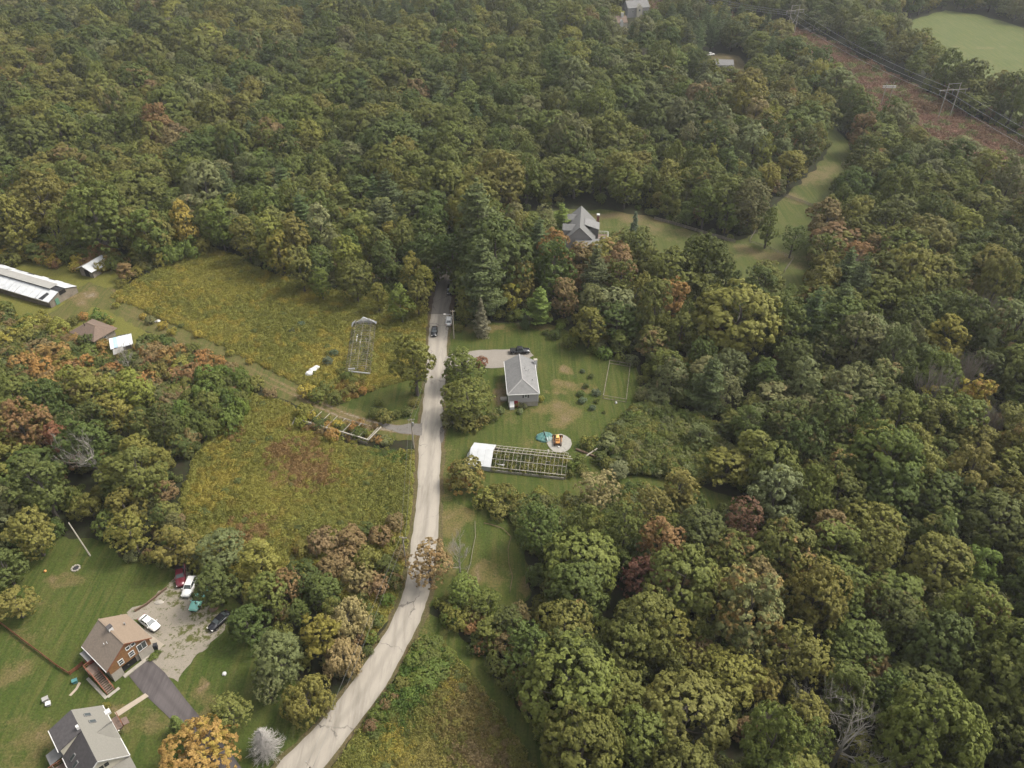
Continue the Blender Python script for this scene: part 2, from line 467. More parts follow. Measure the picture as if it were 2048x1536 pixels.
RL, RR = smooth([G2(*p) for p in ROAD_L]), smooth([G2(*p) for p in ROAD_R])
strip('road', RL, RR, 0.10, ROAD, 'pale weathered chip seal lane curving through the clearing', 'road')
FL, FR = smooth([G2(*p) for p in FAR_L]), smooth([G2(*p) for p in FAR_R])
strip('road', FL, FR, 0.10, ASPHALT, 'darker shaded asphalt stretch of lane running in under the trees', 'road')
ROAD_AXIS = [((a[0] + b[0]) / 2, (a[1] + b[1]) / 2) for a, b in zip(RL + FL, RR + FR)]
def offset_pair(L, R, o):
    a, b = [], []
    for p, q in zip(L, R):
        p, q = Vector(p), Vector(q); d = (q - p).normalized()
        a.append(tuple(p - d * o)); b.append(tuple(q + d * o))
    return a, b
vl, vr = offset_pair(RL, RR, 1.0)
strip('verge', vl, vr, 0.06, VERGE, 'dry brown grass verge along both sides of the pale lane', 'verge', 5, 0.5)
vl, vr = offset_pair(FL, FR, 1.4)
strip('verge', vl, vr, 0.055, plain('leaf_verge', (0.06, 0.042, 0.028), 0.95, 0.3, 0.8), 'leaf strewn verge darkened with painted shade beside the shaded end of the lane', 'verge', 5, 0.5, seed=8)  # leaf litter colour darkened to stand in for tree shade

# meadows, lawns
P_MEADOW_N = px((205, 612), (240, 578), (330, 535), (400, 488), (470, 510), (530, 545), (640, 575), (720, 592), (800, 606), (862, 618), (858, 690), (850, 745), (800, 765), (745, 782), (690, 806), (655, 800), (600, 778), (540, 740), (480, 712), (420, 690), (330, 655), (255, 618))
P_MEADOW_S = px((500, 790), (560, 800), (590, 815), (640, 862), (690, 885), (760, 900), (836, 905), (832, 1000), (820, 1085), (806, 1172), (775, 1240), (735, 1290), (700, 1210), (640, 1170), (540, 1165), (430, 1150), (380, 1090), (360, 1000), (385, 920), (440, 850))
P_LAWN_TRI = px((655, 815), (690, 806), (745, 782), (800, 765), (850, 745), (846, 820), (838, 870), (800, 880), (745, 862), (690, 840))
P_LAWN_H = px((900, 640), (1000, 645), (1110, 650), (1170, 680), (1210, 712), (1275, 725), (1285, 815), (1235, 850), (1225, 905), (1245, 940), (1340, 955), (1500, 1002), (1500, 1028), (1350, 1005), (1270, 985), (1200, 1010), (1100, 1010), (1010, 1020), (1040, 1060), (1055, 1120), (1060, 1200), (1030, 1230), (930, 1230), (856, 1215), (874, 1080), (880, 980), (883, 890), (890, 770), (897, 660))
P_FIELD_T = px((832, 1282), (850, 1272), (880, 1275), (930, 1330), (990, 1410), (1050, 1500), (1090, 1580), (1100, 1650), (560, 1650), (672, 1530), (745, 1420), (780, 1370))
P_STRIP = px((846, 1232), (862, 1222), (900, 1250), (960, 1310), (1030, 1400), (1110, 1530), (1170, 1650), (1090, 1650), (1050, 1540), (985, 1435), (920, 1340), (870, 1285), (838, 1270))
P_YARD = px((-260, 1150), (-60, 1130), (20, 1105), (70, 1075), (200, 1078), (250, 1120), (320, 1130), (420, 1160), (480, 1200), (520, 1260), (560, 1330), (640, 1400), (650, 1430), (600, 1482), (545, 1536), (480, 1610), (420, 1700), (-300, 1700))
P_PADDOCK = px((1020, 425), (1130, 418), (1200, 420), (1300, 432), (1450, 482), (1500, 478), (1530, 440), (1560, 398), (1600, 366), (1640, 326), (1660, 285), (1600, 235), (1625, 215), (1700, 285), (1690, 350), (1655, 430), (1620, 500), (1610, 575), (1600, 628), (1500, 602), (1400, 577), (1300, 548), (1200, 520), (1100, 488), (1040, 464))
P_HAY = px((1760, 66), (1830, 38), (1890, 20), (1960, 30), (2060, 60), (2300, 120), (2400, 420), (2200, 340), (2060, 250), (1940, 190), (1830, 130))
P_WEST = px((-200, 505), (0, 515), (90, 522), (160, 515), (225, 505), (260, 560), (215, 612), (255, 640), (330, 680), (420, 712), (500, 770), (420, 800), (300, 740), (200, 720), (120, 700), (60, 665), (-40, 640), (-200, 640))
sheet('meadow', P_MEADOW_N, 0.02, MEADOW, 'tall yellow green goldenrod meadow above the farm track', 'meadow', seed=2)
sheet('meadow', P_MEADOW_S, 0.025, MEADOW, 'weedy goldenrod meadow with russet patches below the farm track', 'meadow', seed=3)
sheet('lawn', P_LAWN_TRI, 0.03, LAWN, 'mown green grass corner between farm track and lane', 'lawn', blobs=[(830, 800, 2.5, 6, .55), (790, 875, 6, 3, .6)], seed=4)
sheet('lawn', P_LAWN_H, 0.03, LAWN, 'mown lawn around the grey hip roofed house', 'lawn', res=1.2, seed=5,
      blobs=[(1125, 820, 7, 5.5, .85), (1130, 740, 2.2, 1.8, 1.2), (1125, 770, 3.5, 3, .95), (1102, 782, 2, 1.6, 1.1), (1175, 775, 3, 2, .75), (895, 1050, 3.0, 14, .7),
             (1040, 830, 7, 4, .35), (990, 900, 6, 2.5, .5), (960, 1150, 2, 3.5, 1.0), (1000, 780, 1.6, 7, 1.15), (885, 960, 2, 25, .6), (1060, 1160, 1.5, 5, 1.1),
             (1000, 1150, 5, 6, .6), (960, 655, 14, 2.5, .8), (1080, 655, 8, 2.0, .75), (920, 1030, 3, 3, .7), (1070, 890, 4, 2, .5), (1115, 920, 5, 2, .5)])
sheet('field', P_FIELD_T, 0.02, MEADOW, 'overgrown weedy triangle field in the bend of the lane', 'field', seed=6,
      blobs=[(960, 1500, 5, 4, .9), (925, 1420, 4, 4, .6)])
sheet('grass_path', P_STRIP, 0.035, LAWN, 'mown grass strip between weedy triangle field and woods', 'path', seed=7, blobs=[(850, 1260, 3, 4, .6)])
sheet('lawn', P_YARD, 0.03, YARD, 'wide green lawn around the brown house and cream house', 'lawn', res=1.1, seed=8,
      blobs=[(75, 1472, 3.4, 3.8, 1.05), (135, 1165, 4, 2.5, .75), (25, 1352, 5, 4, .75), (405, 1367, 1.0, 1.2, 1.0), (260, 1445, 5, 3, .7), (400, 1440, 3, 4, .7), (20, 1500, 6, 6, .55), (60, 1260, 4, 4, .45), (90, 1210, 3, 2, .5), (360, 1400, 2, 4, .5)])
sheet('paddock', P_PADDOCK, 0.03, PADDOCK, 'grassy horse paddock clearing winding between the woods', 'paddock', res=2.5, step=1.6, amp=1.2, seed=9,
      blobs=[(1230, 435, 18, 6, .95), (1330, 465, 12, 8, .6), (1640, 350, 12, 14, .75), (1500, 505, 8, 6, .8), (1560, 520, 12, 6, .7), (1600, 400, 6, 6, .6)])
sheet('hay_field', P_HAY, 0.03, HAY, 'pale green mown hay field beyond the power line', 'field', res=4.0, step=3.0, amp=1.5, seed=10, blobs=[(1950, 95, 40, 3, .55)])
sheet('clearing', P_WEST, 0.018, MEADOW, 'scrubby ground around the abandoned farm buildings', 'ground', res=2.0, step=1.4, amp=1.0, seed=11)
# rough farm track: mown turf with two worn wheel lines
TR = smooth([G2(*p) for p in ((60, 655), (120, 628), (165, 600), (215, 606), (300, 645), (420, 700), (520, 752), (600, 790), (680, 828), (760, 852), (836, 864))], 8)
def track_wear(X, Y):
    d = poly_dist(X, Y, TR, False)
    far = np.clip((np.asarray(X) + 75) / 60, 0, 1)
    return np.exp(-((d - 0.9) / 0.45) ** 2) * (0.55 + 0.5 * far) + np.clip(1.3 - d / 1.6, 0, 1) * far * 0.55
def side(poly, o):
    out = []
    for i, p in enumerate(poly):
        a, b = Vector(poly[max(i - 1, 0)]), Vector(poly[min(i + 1, len(poly) - 1)]); d = (b - a).normalized()
        out.append((p[0] - d.y * o, p[1] + d.x * o))
    return out
sheet('farm_track', side(TR, 3.3) + side(TR, -3.3)[::-1], 0.045, TRACK, 'worn two wheel farm track running from lane to old buildings', 'track', res=0.7, step=0.9, amp=0.7, wearfun=track_wear, seed=12)
sheet('farm_track', px((95, 640), (150, 585), (175, 565), (235, 580), (225, 600), (190, 612), (140, 640)), 0.05, TRACK, 'trampled grassy turning place beside the long white shed', 'track', res=1.2, amp=1.0, blobs=[(185, 590, 8, 5, .8)], seed=13)
sheet('farm_track', px((755, 846), (800, 850), (846, 846), (845, 872), (800, 866), (765, 856)), 0.115, gravel_material('broken_asphalt', (0.17, 0.155, 0.14), (0.21, 0.19, 0.17), (0.085, 0.08, 0.03), 0.58), 'broken grey apron where the farm track meets the lane', 'track', res=0.8, amp=0.4, seed=14)
sheet('driveway', px((880, 722), (905, 708), (960, 700), (1030, 698), (1060, 700), (1068, 712), (1040, 726), (1012, 735), (960, 738), (915, 735), (886, 742)), 0.115, gravel_material('drive_gravel', (0.26, 0.235, 0.2), (0.29, 0.26, 0.22), (0.1, 0.095, 0.04), 0.66), 'pale gravel driveway leading to the grey hip roofed house', 'driveway', res=0.9, amp=0.35, seed=15)
sheet('gravel_yard', px((252, 1222), (290, 1203), (330, 1182), (350, 1150), (372, 1140), (395, 1170), (420, 1205), (462, 1225), (452, 1262), (425, 1290), (388, 1318), (365, 1345), (352, 1368), (330, 1345), (310, 1322), (318, 1300), (290, 1265)), 0.06, GRAVEL, 'patchy gravel parking yard beside the brown house', 'yard', res=0.8, amp=1.1, seed=16,
      blobs=[(400, 1240, 3.5, 3.5, .13), (385, 1265, 4, 3, .09), (360, 1195, 2.5, 3, .12), (440, 1225, 3, 4, .14), (330, 1300, 1.5, 2, .08), (345, 1172, 3, 3, .1)])
strip('driveway', [G2(*p) for p in ((258, 1352), (285, 1385), (330, 1428), (372, 1470), (420, 1530), (470, 1600))], [G2(*p) for p in ((300, 1318), (330, 1345), (372, 1400), (412, 1448), (465, 1510), (520, 1590))], 0.09, DRIVE, 'dark asphalt driveway running down from the brown house garage', 'driveway', 7, 0.05)
sheet('concrete_apron', px((290, 1262), (312, 1278), (329, 1290), (318, 1300), (300, 1292), (282, 1278)), 0.10, plain('apron_concrete', (0.33, 0.285, 0.22), 0.9, 0.12, 1.5), 'smooth concrete apron along the brown house wall', 'apron', res=1.0, amp=0.03, seed=17)
# power line cut
PY1, PY2 = Vector(G2(1580, 72)), Vector(G2(1886, 240))
dpl = (PY2 - PY1).normalized(); npl = Vector((-dpl.y, dpl.x))
PY0 = PY1 + Vector((-0.62, 0.78)) * 170
PY3 = PY2 + dpl * 165; PY4 = PY3 + dpl * 165
P_CUT = [tuple(p) for p in (PY0 + Vector((0.78, 0.62)) * 15, PY1 + npl * 17, PY2 + npl * 15, PY4 + npl * 15, PY4 - npl * 36, PY2 - npl * 36, PY1 - npl * 26, PY0 - Vector((0.78, 0.62)) * 15)]
sheet('power_line_cut', P_CUT, 0.02, SCRUB, 'brown bracken scrub strip cleared under the power line', 'ground', res=3.0, step=2.0, amp=1.5, seed=18)
strip('road', [G2(*p) for p in ((1480, 88), (1540, 74), (1575, 64), (1612, 56), (1650, 40), (1680, 20))], [G2(*p) for p in ((1480, 95), (1540, 82), (1578, 73), (1620, 64), (1664, 47), (1696, 24))], 0.10, GRAVEL, 'short pale stretch of road crossing the power line cut', 'road', 5, 0.3)
sheet('clearing', px((1395, 128), (1412, 112), (1440, 106), (1480, 112), (1492, 132), (1490, 165), (1400, 165)), 0.03, VERGE, 'brown clearing round the small white house in the woods', 'ground', res=2.5, amp=1.0, seed=19)
EXCLUDE = [P_MEADOW_N, P_MEADOW_S, P_LAWN_TRI, P_LAWN_H, P_FIELD_T, P_STRIP, P_YARD, P_PADDOCK, P_HAY, P_CUT,
           px((1395, 128), (1412, 112), (1440, 106), (1480, 112), (1492, 132), (1495, 170), (1400, 170))]
P_EXTRA = px((1000, 1000), (1130, 985), (1300, 980), (1420, 1010), (1350, 1050), (1220, 1085), (1060, 1095))
P_SCRUBLAND = px((0, 640), (150, 690), (300, 680), (420, 705), (530, 765), (520, 810), (470, 880), (350, 890), (300, 810), (180, 800), (60, 790), (-60, 740))
P_VINES = px((1200, 840), (1260, 820), (1330, 830), (1410, 850), (1450, 910), (1430, 960), (1310, 950), (1230, 935))
EXCLUDE += [P_EXTRA, P_SCRUBLAND, P_VINES]
sheet('asphalt_patch', px((880, 856), (886, 852), (889, 866), (887, 884), (881, 888), (879, 872)), 0.125, ASPHALT, 'dark asphalt patch at the lane edge opposite the farm track', 'patch', res=.6, step=.5, amp=.2, seed=51)
sheet('asphalt_patch', px((856, 1168), (860, 1150), (864, 1128), (858, 1130), (848, 1160)), 0.165, road_material('grey_patch', (0.27, 0.25, 0.22), (0.3, 0.275, 0.245), (0.12, 0.11, 0.1)), 'greyer resurfaced patch of lane beside the russet tree', 'patch', res=.6, step=.5, amp=.1, seed=52)
# ------------------------------------------------------------------ trees: prototypes
def unit(v): return v / (np.linalg.norm(v, axis=-1, keepdims=True) + 1e-9)

def leaf_quads(pos, nrm, size, rg, aspect=0.62, fold=0.25):
    """one leaf-shaped quad for each position, facing about nrm"""
    n = len(pos)
    nrm = unit(nrm)
    t = unit(np.cross(nrm, unit(rg.normal(size=(n, 3)))))
    s = np.cross(nrm, t)
    size = size[:, None]
    a = pos - t * size
    c = pos + t * size
    lift = nrm * size * fold
    b = pos + s * size * aspect + lift
    d = pos - s * size * aspect + lift
    return np.stack([a, b, c, d], 1)

def sph(n, rg): return unit(rg.normal(size=(n, 3)))

def crown_quads(seed, R, z0, z1, nl, lr, nclump, per, leaf, flat=1.0, ragged=0.25, droop=0.0, cone=0.0, radial=0.45):
    """crown: big lobes over an uneven dome -> leaf clumps over the lobes -> single leaves"""
    rg = np.random.default_rng(seed)
    cz = z0 + (z1 - z0) * 0.42; up = z1 - cz; dn = cz - z0
    k = np.arange(nl) + 0.5
    ph = k * 2.39996 + rg.uniform(0, 6.28); w = 1 - 2 * k / nl
    d = np.stack([np.cos(ph) * np.sqrt(1 - w * w), np.sin(ph) * np.sqrt(1 - w * w), w], 1)
    d = unit(d + rg.normal(size=d.shape) * 0.22)
    rad = 1 - ragged * rg.random(nl)
    L = np.empty_like(d)
    side = np.where(d[:, 2] > 0, 1 - cone * d[:, 2], 1.0)
    L[:, 0] = d[:, 0] * (R - lr * 0.75) * rad * side
    L[:, 1] = d[:, 1] * (R - lr * 0.75) * rad * side
    L[:, 2] = cz + np.where(d[:, 2] > 0, d[:, 2] * (up - lr * 0.75 * flat), d[:, 2] * (dn - lr * 0.5)) * (0.5 + 0.5 * rad)
    lrs = lr * rg.uniform(0.5, 1.45, nl)
    w8 = lrs ** 2 * (1.0 + 0.8 * (d[:, 2] > -0.2)); w8 /= w8.sum()
    li = rg.choice(nl, nclump * 3, p=w8)
    cd = sph(len(li), rg); cd[:, 2] += 0.25; cd = unit(cd)
    c = L[li] + cd * lrs[li][:, None] * np.array([1, 1, flat]) * rg.uniform(0.8, 1.05, len(li))[:, None]
    # keep clumps that are not buried in another lobe
    dist = np.linalg.norm(c[:, None, :] - L[None], axis=2) / lrs[None]
    dist[np.arange(len(li)), li] = 9
    ok = dist.min(1) > 0.86
    c, cd = c[ok][:nclump], cd[ok][:nclump]
    m = len(c)
    cr = leaf * rg.uniform(1.3, 2.4, m)
    pos = np.repeat(c, per, 0); dd = sph(m * per, rg)
    out = np.repeat(unit(cd + np.array([0, 0, 0.2])), per, 0)
    dd = unit(dd + out * 0.8)
    pos = pos + dd * np.repeat(cr, per)[:, None] * rg.uniform(0.35, 1.0, (m * per, 1))
    if droop: pos[:, 2] -= droop * rg.random(m * per) ** 2
    nrm = unit(dd * 0.6 + out * 0.65 + rg.normal(size=dd.shape) * 0.42 + radial * unit(pos - np.array([0, 0, cz - 1.0])))
    return leaf_quads(pos, nrm, leaf * rg.uniform(0.55, 1.25, m * per), rg), L, lrs

def branch_tubes(mb, rg, p, d, length, r, depth, spread=0.55, up=0.15, n=5, kids=(3, 4), shrink=0.68, segs=3):
    pts, rads = [p], [r]
    q = p; dd = d
    for s in range(segs):
        dd = unit((dd + rg.normal(size=3) * 0.13 + np.array([0, 0, up * 0.3])))
        q = q + dd * length / segs
        pts.append(q); rads.append(r * (1 - 0.55 * (s + 1) / segs))
    mb.tube(pts, rads, n, cap=False)
    if depth == 0: return
    k = rg.integers(kids[0], kids[1] + 1)
    for i in range(k):
        t = rg.uniform(0.35, 1.0) if i else 1.0
        j = t * segs; a = int(min(j, segs - 1)); f = j - a
        base = pts[a] * (1 - f) + pts[a + 1] * f
        nd = unit(dd + sph(1, rg)[0] * spread * 1.4 + np.array([0, 0, up]))
        branch_tubes(mb, rg, base, nd, length * shrink * rg.uniform(0.75, 1.15), max(0.012, rads[a + 1] * 0.72 if t < 1 else rads[-1]), depth - 1, spread, up, max(3, n - 1), kids, shrink, segs)

def trunk_mesh(seed, h, r, L=None, lean=0.3):
    rg = np.random.default_rng(seed); mb = MB()
    pts = [np.array([0, 0, -0.1])]
    for k in range(1, 6):
        pts.append(np.array([lean * rg.normal() * k / 5, lean * rg.normal() * k / 5, h * 0.78 * k / 5]))
    mb.tube(pts, [r * 1.25, r, r * .85, r * .7, r * .5, r * .2], 6)
    if L is not None:
        for q in L[rg.permutation(len(L))[:12]]:
            t = min(max(q[2] / h - 0.22, 0.22), 0.7); j = t / 0.78 * 5; a = int(min(j, 4)); f = j - a
            b0 = pts[a] * (1 - f) + pts[a + 1] * f
            mid = (b0 + q) / 2 + np.array([0, 0, -0.35])
            mb.tube([b0, mid, q], [r * .35, r * .22, r * .06], 4, cap=False)
    return mb

PROTO = {}      # name -> dict(crown=mesh, trunk=mesh, R, H)
def leaf_proto(name, seed, H, R, z0, nl, lr, nclump, per, leaf, mat=None, **kw):
    q, L, lrs = crown_quads(seed, R, z0, H, nl, lr, nclump, per, leaf, **kw)
    cm = quads_mesh(name + '_crown', q, mat or LEAF)
    tm = trunk_mesh(seed + 1, H, 0.02 * H, L).mesh(name + '_trunk', BARK)
    PROTO[name] = dict(crown=cm, trunk=tm, R=R, H=H)

for i in range(4):
    leaf_proto(f'dome{i}', 10 + i, 15, 5.6, 2.6, 44, 1.55, 640, 23, 0.215, flat=0.8, ragged=0.16)
for i in range(4):   # oaks: smooth domes of many small knobs
    leaf_proto(f'oak{i}', 100 + i, 14.5, 6.0, 2.4, 95, 1.05, 760, 22, 0.23, flat=1.0, ragged=0.10, radial=1.1)
for i in range(4):
    leaf_proto(f'oval{i}', 20 + i, 16, 4.5, 1.8, 46, 1.2, 560, 22, 0.21, ragged=0.34)
for i in range(4):
    leaf_proto(f'open{i}', 30 + i, 16, 5.0, 3.0, 36, 1.05, 480, 22, 0.215, ragged=0.46)
for i in range(2):
    leaf_proto(f'spire{i}', 40 + i, 15, 3.1, 1.5, 32, 1.0, 380, 18, 0.22, ragged=0.25, cone=0.45)
for i in range(2):
    leaf_proto(f'willow{i}', 50 + i, 12, 5.0, 1.6, 36, 1.25, 560, 24, 0.2, ragged=0.34, droop=1.6)
for i in range(2):   # thin crowns: twigs show through
    leaf_proto(f'thin{i}', 60 + i, 14, 4.6, 2.6, 34, 1.1, 330, 18, 0.19, ragged=0.42)
for i in range(3):   # shrubs
    leaf_proto(f'bush{i}', 70 + i, 2.6, 1.9, 0.1, 20, 0.6, 190, 14, 0.14, ragged=0.36)

def pine_proto(name, seed, H, R, whorls, nb, per, leaf, z0=3.0, shape=0.75, sag=0.0):
    """conifer: whorls of boughs, each bough a flat fan of needle sprays"""
    rg = np.random.default_rng(seed); Q = []; mb = MB()
    mb.tube([(0, 0, -0.1), (0.1, 0, H * .5), (0, 0.1, H * .97)], [H * .017, H * .012, 0.03], 6)
    for w in range(whorls):
        t = w / (whorls - 1); z = z0 + (H - z0) * t ** 0.92
        L = R * ((1 - t ** 1.6) if not sag else (1 - t)) ** shape * (0.8 if t < 0.12 else 1.0) * rg.uniform(.78, 1.12) + 0.3
        for b in range(nb):
            a = 2 * math.pi * (b + rg.random()) / nb + w * 1.1
            ll = L * rg.uniform(0.5, 1.2); d = np.array([math.cos(a), math.sin(a), 0])
            rise = rg.uniform(0.05, 0.28) - sag
            n = max(8, int(per * ll / R))
            s = rg.random(n) ** 0.7
            wid = (0.14 + 0.30 * np.sin(np.pi * np.clip(s, 0.05, 1))) * ll
            lat = np.array([-d[1], d[0], 0])
            pos = np.array([0, 0, z]) + d * (s * ll)[:, None] + lat * (rg.uniform(-1, 1, n) * wid)[:, None]
            pos[:, 2] += s * s * ll * rise - sag * s * ll * 0.4 + rg.normal(size=n) * 0.10
            nrm = np.array([0, 0, 1.0]) + rg.normal(size=(n, 3)) * 0.42 + d * 0.2
            Q.append(leaf_quads(pos, nrm, leaf * rg.uniform(0.6, 1.3, n), rg, 0.42, 0.35))
            if t < 0.9: mb.tube([(0, 0, z), d * ll * .55 + np.array([0, 0, z + ll * .3 * rise])], [H * .004, 0.015], 3, cap=False)
        
    PROTO[name] = dict(crown=quads_mesh(name + '_crown', np.concatenate(Q), NEEDLE), trunk=mb.mesh(name + '_trunk', BARK), R=R, H=H)
for i in range(2):
    pine_proto(f'pine{i}', 110 + i, 20, 5.0, 15, 6, 120, 0.34, 3.0, 0.75)
for i in range(2):
    pine_proto(f'spruce{i}', 120 + i, 13, 2.9, 18, 7, 46, 0.30, 0.6, 0.85, 0.22)

def bare_proto(name, seed, H, depth, mat, spread=0.5, up=0.25, r=None, low=0.25, kids=(3, 4), stems=1):
    rg = np.random.default_rng(seed); mb, tr = MB(), MB()
    r = r or H * 0.018
    for s in range(stems):
        lean = sph(1, rg)[0] * 0.35 * (stems > 1)
        top = np.array([lean[0] * H * .4, lean[1] * H * .4, H * .52])
        pts = [np.array([0, 0, -0.1]), top * np.array([.4, .4, .5]), top]
        tr.tube(pts, [r * 1.2, r, r * .7], 6)
        for k in range(9):
            t = rg.uniform(low, 1.0); b = top * t
            a = rg.uniform(0, 6.28); d = unit(np.array([math.cos(a) * spread * 1.3, math.sin(a) * spread * 1.3, rg.uniform(0.5, 1.0)]))
            branch_tubes(mb, rg, b, d, H * rg.uniform(0.2, 0.32), r * 0.5 * (1.1 - 0.4 * t), depth, spread, up, 4, kids)
        branch_tubes(mb, rg, top, np.array([0, 0, 1.0]), H * 0.25, r * 0.65, depth, spread, up, 4, kids)
    PROTO[name] = dict(crown=mb.mesh(name + '_branches', mat), trunk=tr.mesh(name + '_trunk', mat), R=H * 0.33, H=H)
bare_proto('bare0', 130, 14, 3, DEADWOOD)
bare_proto('bare1', 131, 13, 3, GREYTWIG, 0.4, 0.5, stems=3, low=0.5)
bare_proto('bare2', 132, 6, 3, DEADWOOD, 0.45, 0.4, r=0.09)

# pale dead spruce: a cone of bare silvery twigs
def dead_spruce(name, seed, H, R):
    rg = np.random.default_rng(seed); mb, tr = MB(), MB()
    tr.tube([(0, 0, -.1), (0, 0, H * .5), (0, 0, H)], [.14, .1, .02], 6)
    for w in range(34):
        t = w / 33; z = 0.4 + (H - 0.5) * t; L = R * (1 - t) ** 0.7 + 0.2
        for b in range(13):
            a = rg.uniform(0, 6.28); d = np.array([math.cos(a), math.sin(a), rg.uniform(-.15, .3)]); p = np.array([0, 0, z])
            e = p + d * L * rg.uniform(.55, 1.0)
            mb.tube([p, (p + e) / 2 + np.array([0, 0, .05]), e], [.035, .028, .012], 3, cap=False)
            for s in range(9):
                q = p + (e - p) * rg.uniform(.3, 1); f = unit(d * .5 + sph(1, rg)[0])
                mb.tube([q, q + f * L * rg.uniform(.1, .2)], [.018, .01], 3, cap=False)
    PROTO[name] = dict(crown=mb.mesh(name + '_branches', plain('silver_twig', (0.40, 0.375, 0.34), 0.9, 0.2, 2)), trunk=tr.mesh(name + '_trunk', DEADWOOD), R=R, H=H)
dead_spruce('deadspruce', 140, 8.5, 3.6)

# tall weeds of the meadows: tufts of upright leaves with a flower plume
def weed_quads(seed, n, R, H, leaf):
    rg = np.random.default_rng(seed)
    a = rg.uniform(0, 6.28, n); r = R * np.sqrt(rg.random(n))
    z = H * rg.uniform(0.12, 1.0, n) * (1 - 0.35 * (r / R) ** 2)
    pos = np.stack([np.cos(a) * r, np.sin(a) * r, z], 1)
    nrm = np.stack([np.cos(a) * .5, np.sin(a) * .5, np.full(n, .75)], 1) + rg.normal(size=(n, 3)) * .4
    return leaf_quads(pos, nrm, leaf * rg.uniform(.6, 1.3, n), rg, 0.4)
for i in range(3):
    PROTO[f'weed{i}'] = dict(crown=quads_mesh(f'weed{i}', weed_quads(150 + i, 90, 0.62, 0.85, 0.15), LEAF), trunk=None, R=0.62, H=0.85)

# ------------------------------------------------------------------ colours of the crowns (leaf reflectance)
TINT = dict(green=(.118, .13, .032), deep=(.087, .104, .029), olive=(.155, .146, .038), yellowgreen=(.192, .182, .04), dusty=(.145, .15, .06),
            tan=(.27, .21, .10), rust=(.22, .128, .058), orange=(.28, .16, .055), red=(.21, .09, .055), brown=(.185, .13, .06),
            pine=(.086, .108, .04), blue=(.1, .122, .072), bright=(.125, .158, .034), gold=(.29, .225, .048), pale=(.175, .18, .08), darkred=(.15, .08, .05), sick=(.17, .148, .095))
WORDS = dict(green='mid green', deep='deep green', olive='olive green', yellowgreen='yellow green', dusty='dusty grey green', tan='tan', rust='rusty brown', orange='orange',
             red='red', brown='brown', pine='dark green', blue='blue green', bright='bright green', gold='golden yellow', pale='pale silvery green', darkred='dark wine red', sick='greyish')
def jitter(c, rg=rnd, s=0.13):
    k = 1 + rg.uniform(-s, s); return tuple(max(.01, x * k * (1 + rg.uniform(-.07, .07))) for x in c)

TREES = []   # dict(proto, x, y, R, H, tint, turned, autumn, rot, kind, colour, label, group)
def plant(proto, x, y, R, H, colour, turned=0.0, autumn='rust', label=None, manual=True, kind='tree'):
    t = dict(proto=proto, x=x, y=y, R=R, H=H, tint=jitter(TINT[colour]), turned=turned, autumn=jitter(TINT[autumn]), rot=rnd.uniform(0, 6.28), kind=kind, colour=colour, autumn_name=autumn, label=label, manual=manual)
    TREES.append(t); return t

def T(cx, cy, rp, proto, colour, turned=0.0, autumn='rust', hs=1.0, label=None, kind='tree'):
    """tree whose crown centre stands at photo point (cx, cy) with a crown rp photo pixels in radius"""
    p = PROTO[proto]
    R = 4.5
    for _ in range(5):
        H = p['H'] * R / p['R'] * hs
        q = G(cx, cy, H * 0.6)
        R = rp / pix(q.x, q.y, q.z)[2]
    return plant(proto, q.x, q.y, R, H, colour, turned, autumn, label, True, kind)

# trees one can name, from the lane outward
T(828, 716, 50, 'open1', 'olive', label='light olive green tree leaning over the lane opposite the gravel driveway')
T(925, 728, 40, 'oval0', 'green', hs=.62, label='rounded green tree at the lane end of the gravel driveway')
T(935, 795, 52, 'dome1', 'green', hs=.68, label='broad deep green tree between the lane and the grey hip roofed house')
T(962, 722, 15, 'bush0', 'red', kind='shrub', label='small red leaved shrub beside the gravel driveway')
T(858, 1124, 54, 'thin0', 'brown', .5, 'rust', hs=.66, label='russet brown thin leaved tree overhanging the bend of the lane')
T(918, 1108, 34, 'bare2', 'tan', kind='dead_tree', label='small bleached bare tree beside the russet tree')
T(928, 1178, 34, 'oval1', 'bright', hs=.6, label='fresh green tree at the foot of the fenced lawn')
T(975, 1205, 32, 'open0', 'green', hs=.6, label='ragged green tree closing the lower end of the fenced lawn')
T(1016, 1245, 38, 'oval2', 'deep', hs=.7, label='deep green tree beside the mown grass strip')
T(1078, 1052, 52, 'dome0', 'deep', hs=.95, label='dense dark green tree at the edge of the fenced lawn')
T(1195, 975, 46, 'thin1', 'tan', .3, 'brown', hs=.75, label='tan feathery tree below the fallen utility pole')
T(1240, 938, 20, 'oval1', 'pale', hs=.6, label='small silvery green tree beside the fallen utility pole')
T(955, 448, 58, 'pine0', 'pine', hs=1.0, kind='pine_tree', label='tallest dark pine standing over the lane entrance')
T(965, 545, 52, 'pine1', 'pine', hs=.95, kind='pine_tree', label='broad dark pine beside the shaded end of the lane')
T(868, 526, 24, 'oval1', 'deep'); T(914, 540, 20, 'oval0', 'deep'); T(889, 500, 22, 'oval2', 'green')
T(905, 505, 40, 'dome2', 'deep', hs=1.0, label='dark green tree arching over the shaded lane from the pines')
T(1190, 545, 36, 'pine1', 'pine', kind='pine_tree', label='green pine with layered boughs at the back of the grey house lawn')
T(1080, 605, 28, 'pine0', 'bright', hs=.8, kind='pine_tree', label='bright green young pine at the back edge of the lawn')
T(1268, 462, 22, 'spruce0', 'blue', kind='spruce_tree', label='blue green spruce standing alone in the horse paddock')
T(1022, 592, 24, 'open2', 'yellowgreen', .5, 'gold', label='yellowing tree at the back edge of the grey house lawn')
T(962, 628, 18, 'spruce1', 'sick', kind='spruce_tree', hs=1.1, label='fading grey spruce at the back edge of the grey house lawn')
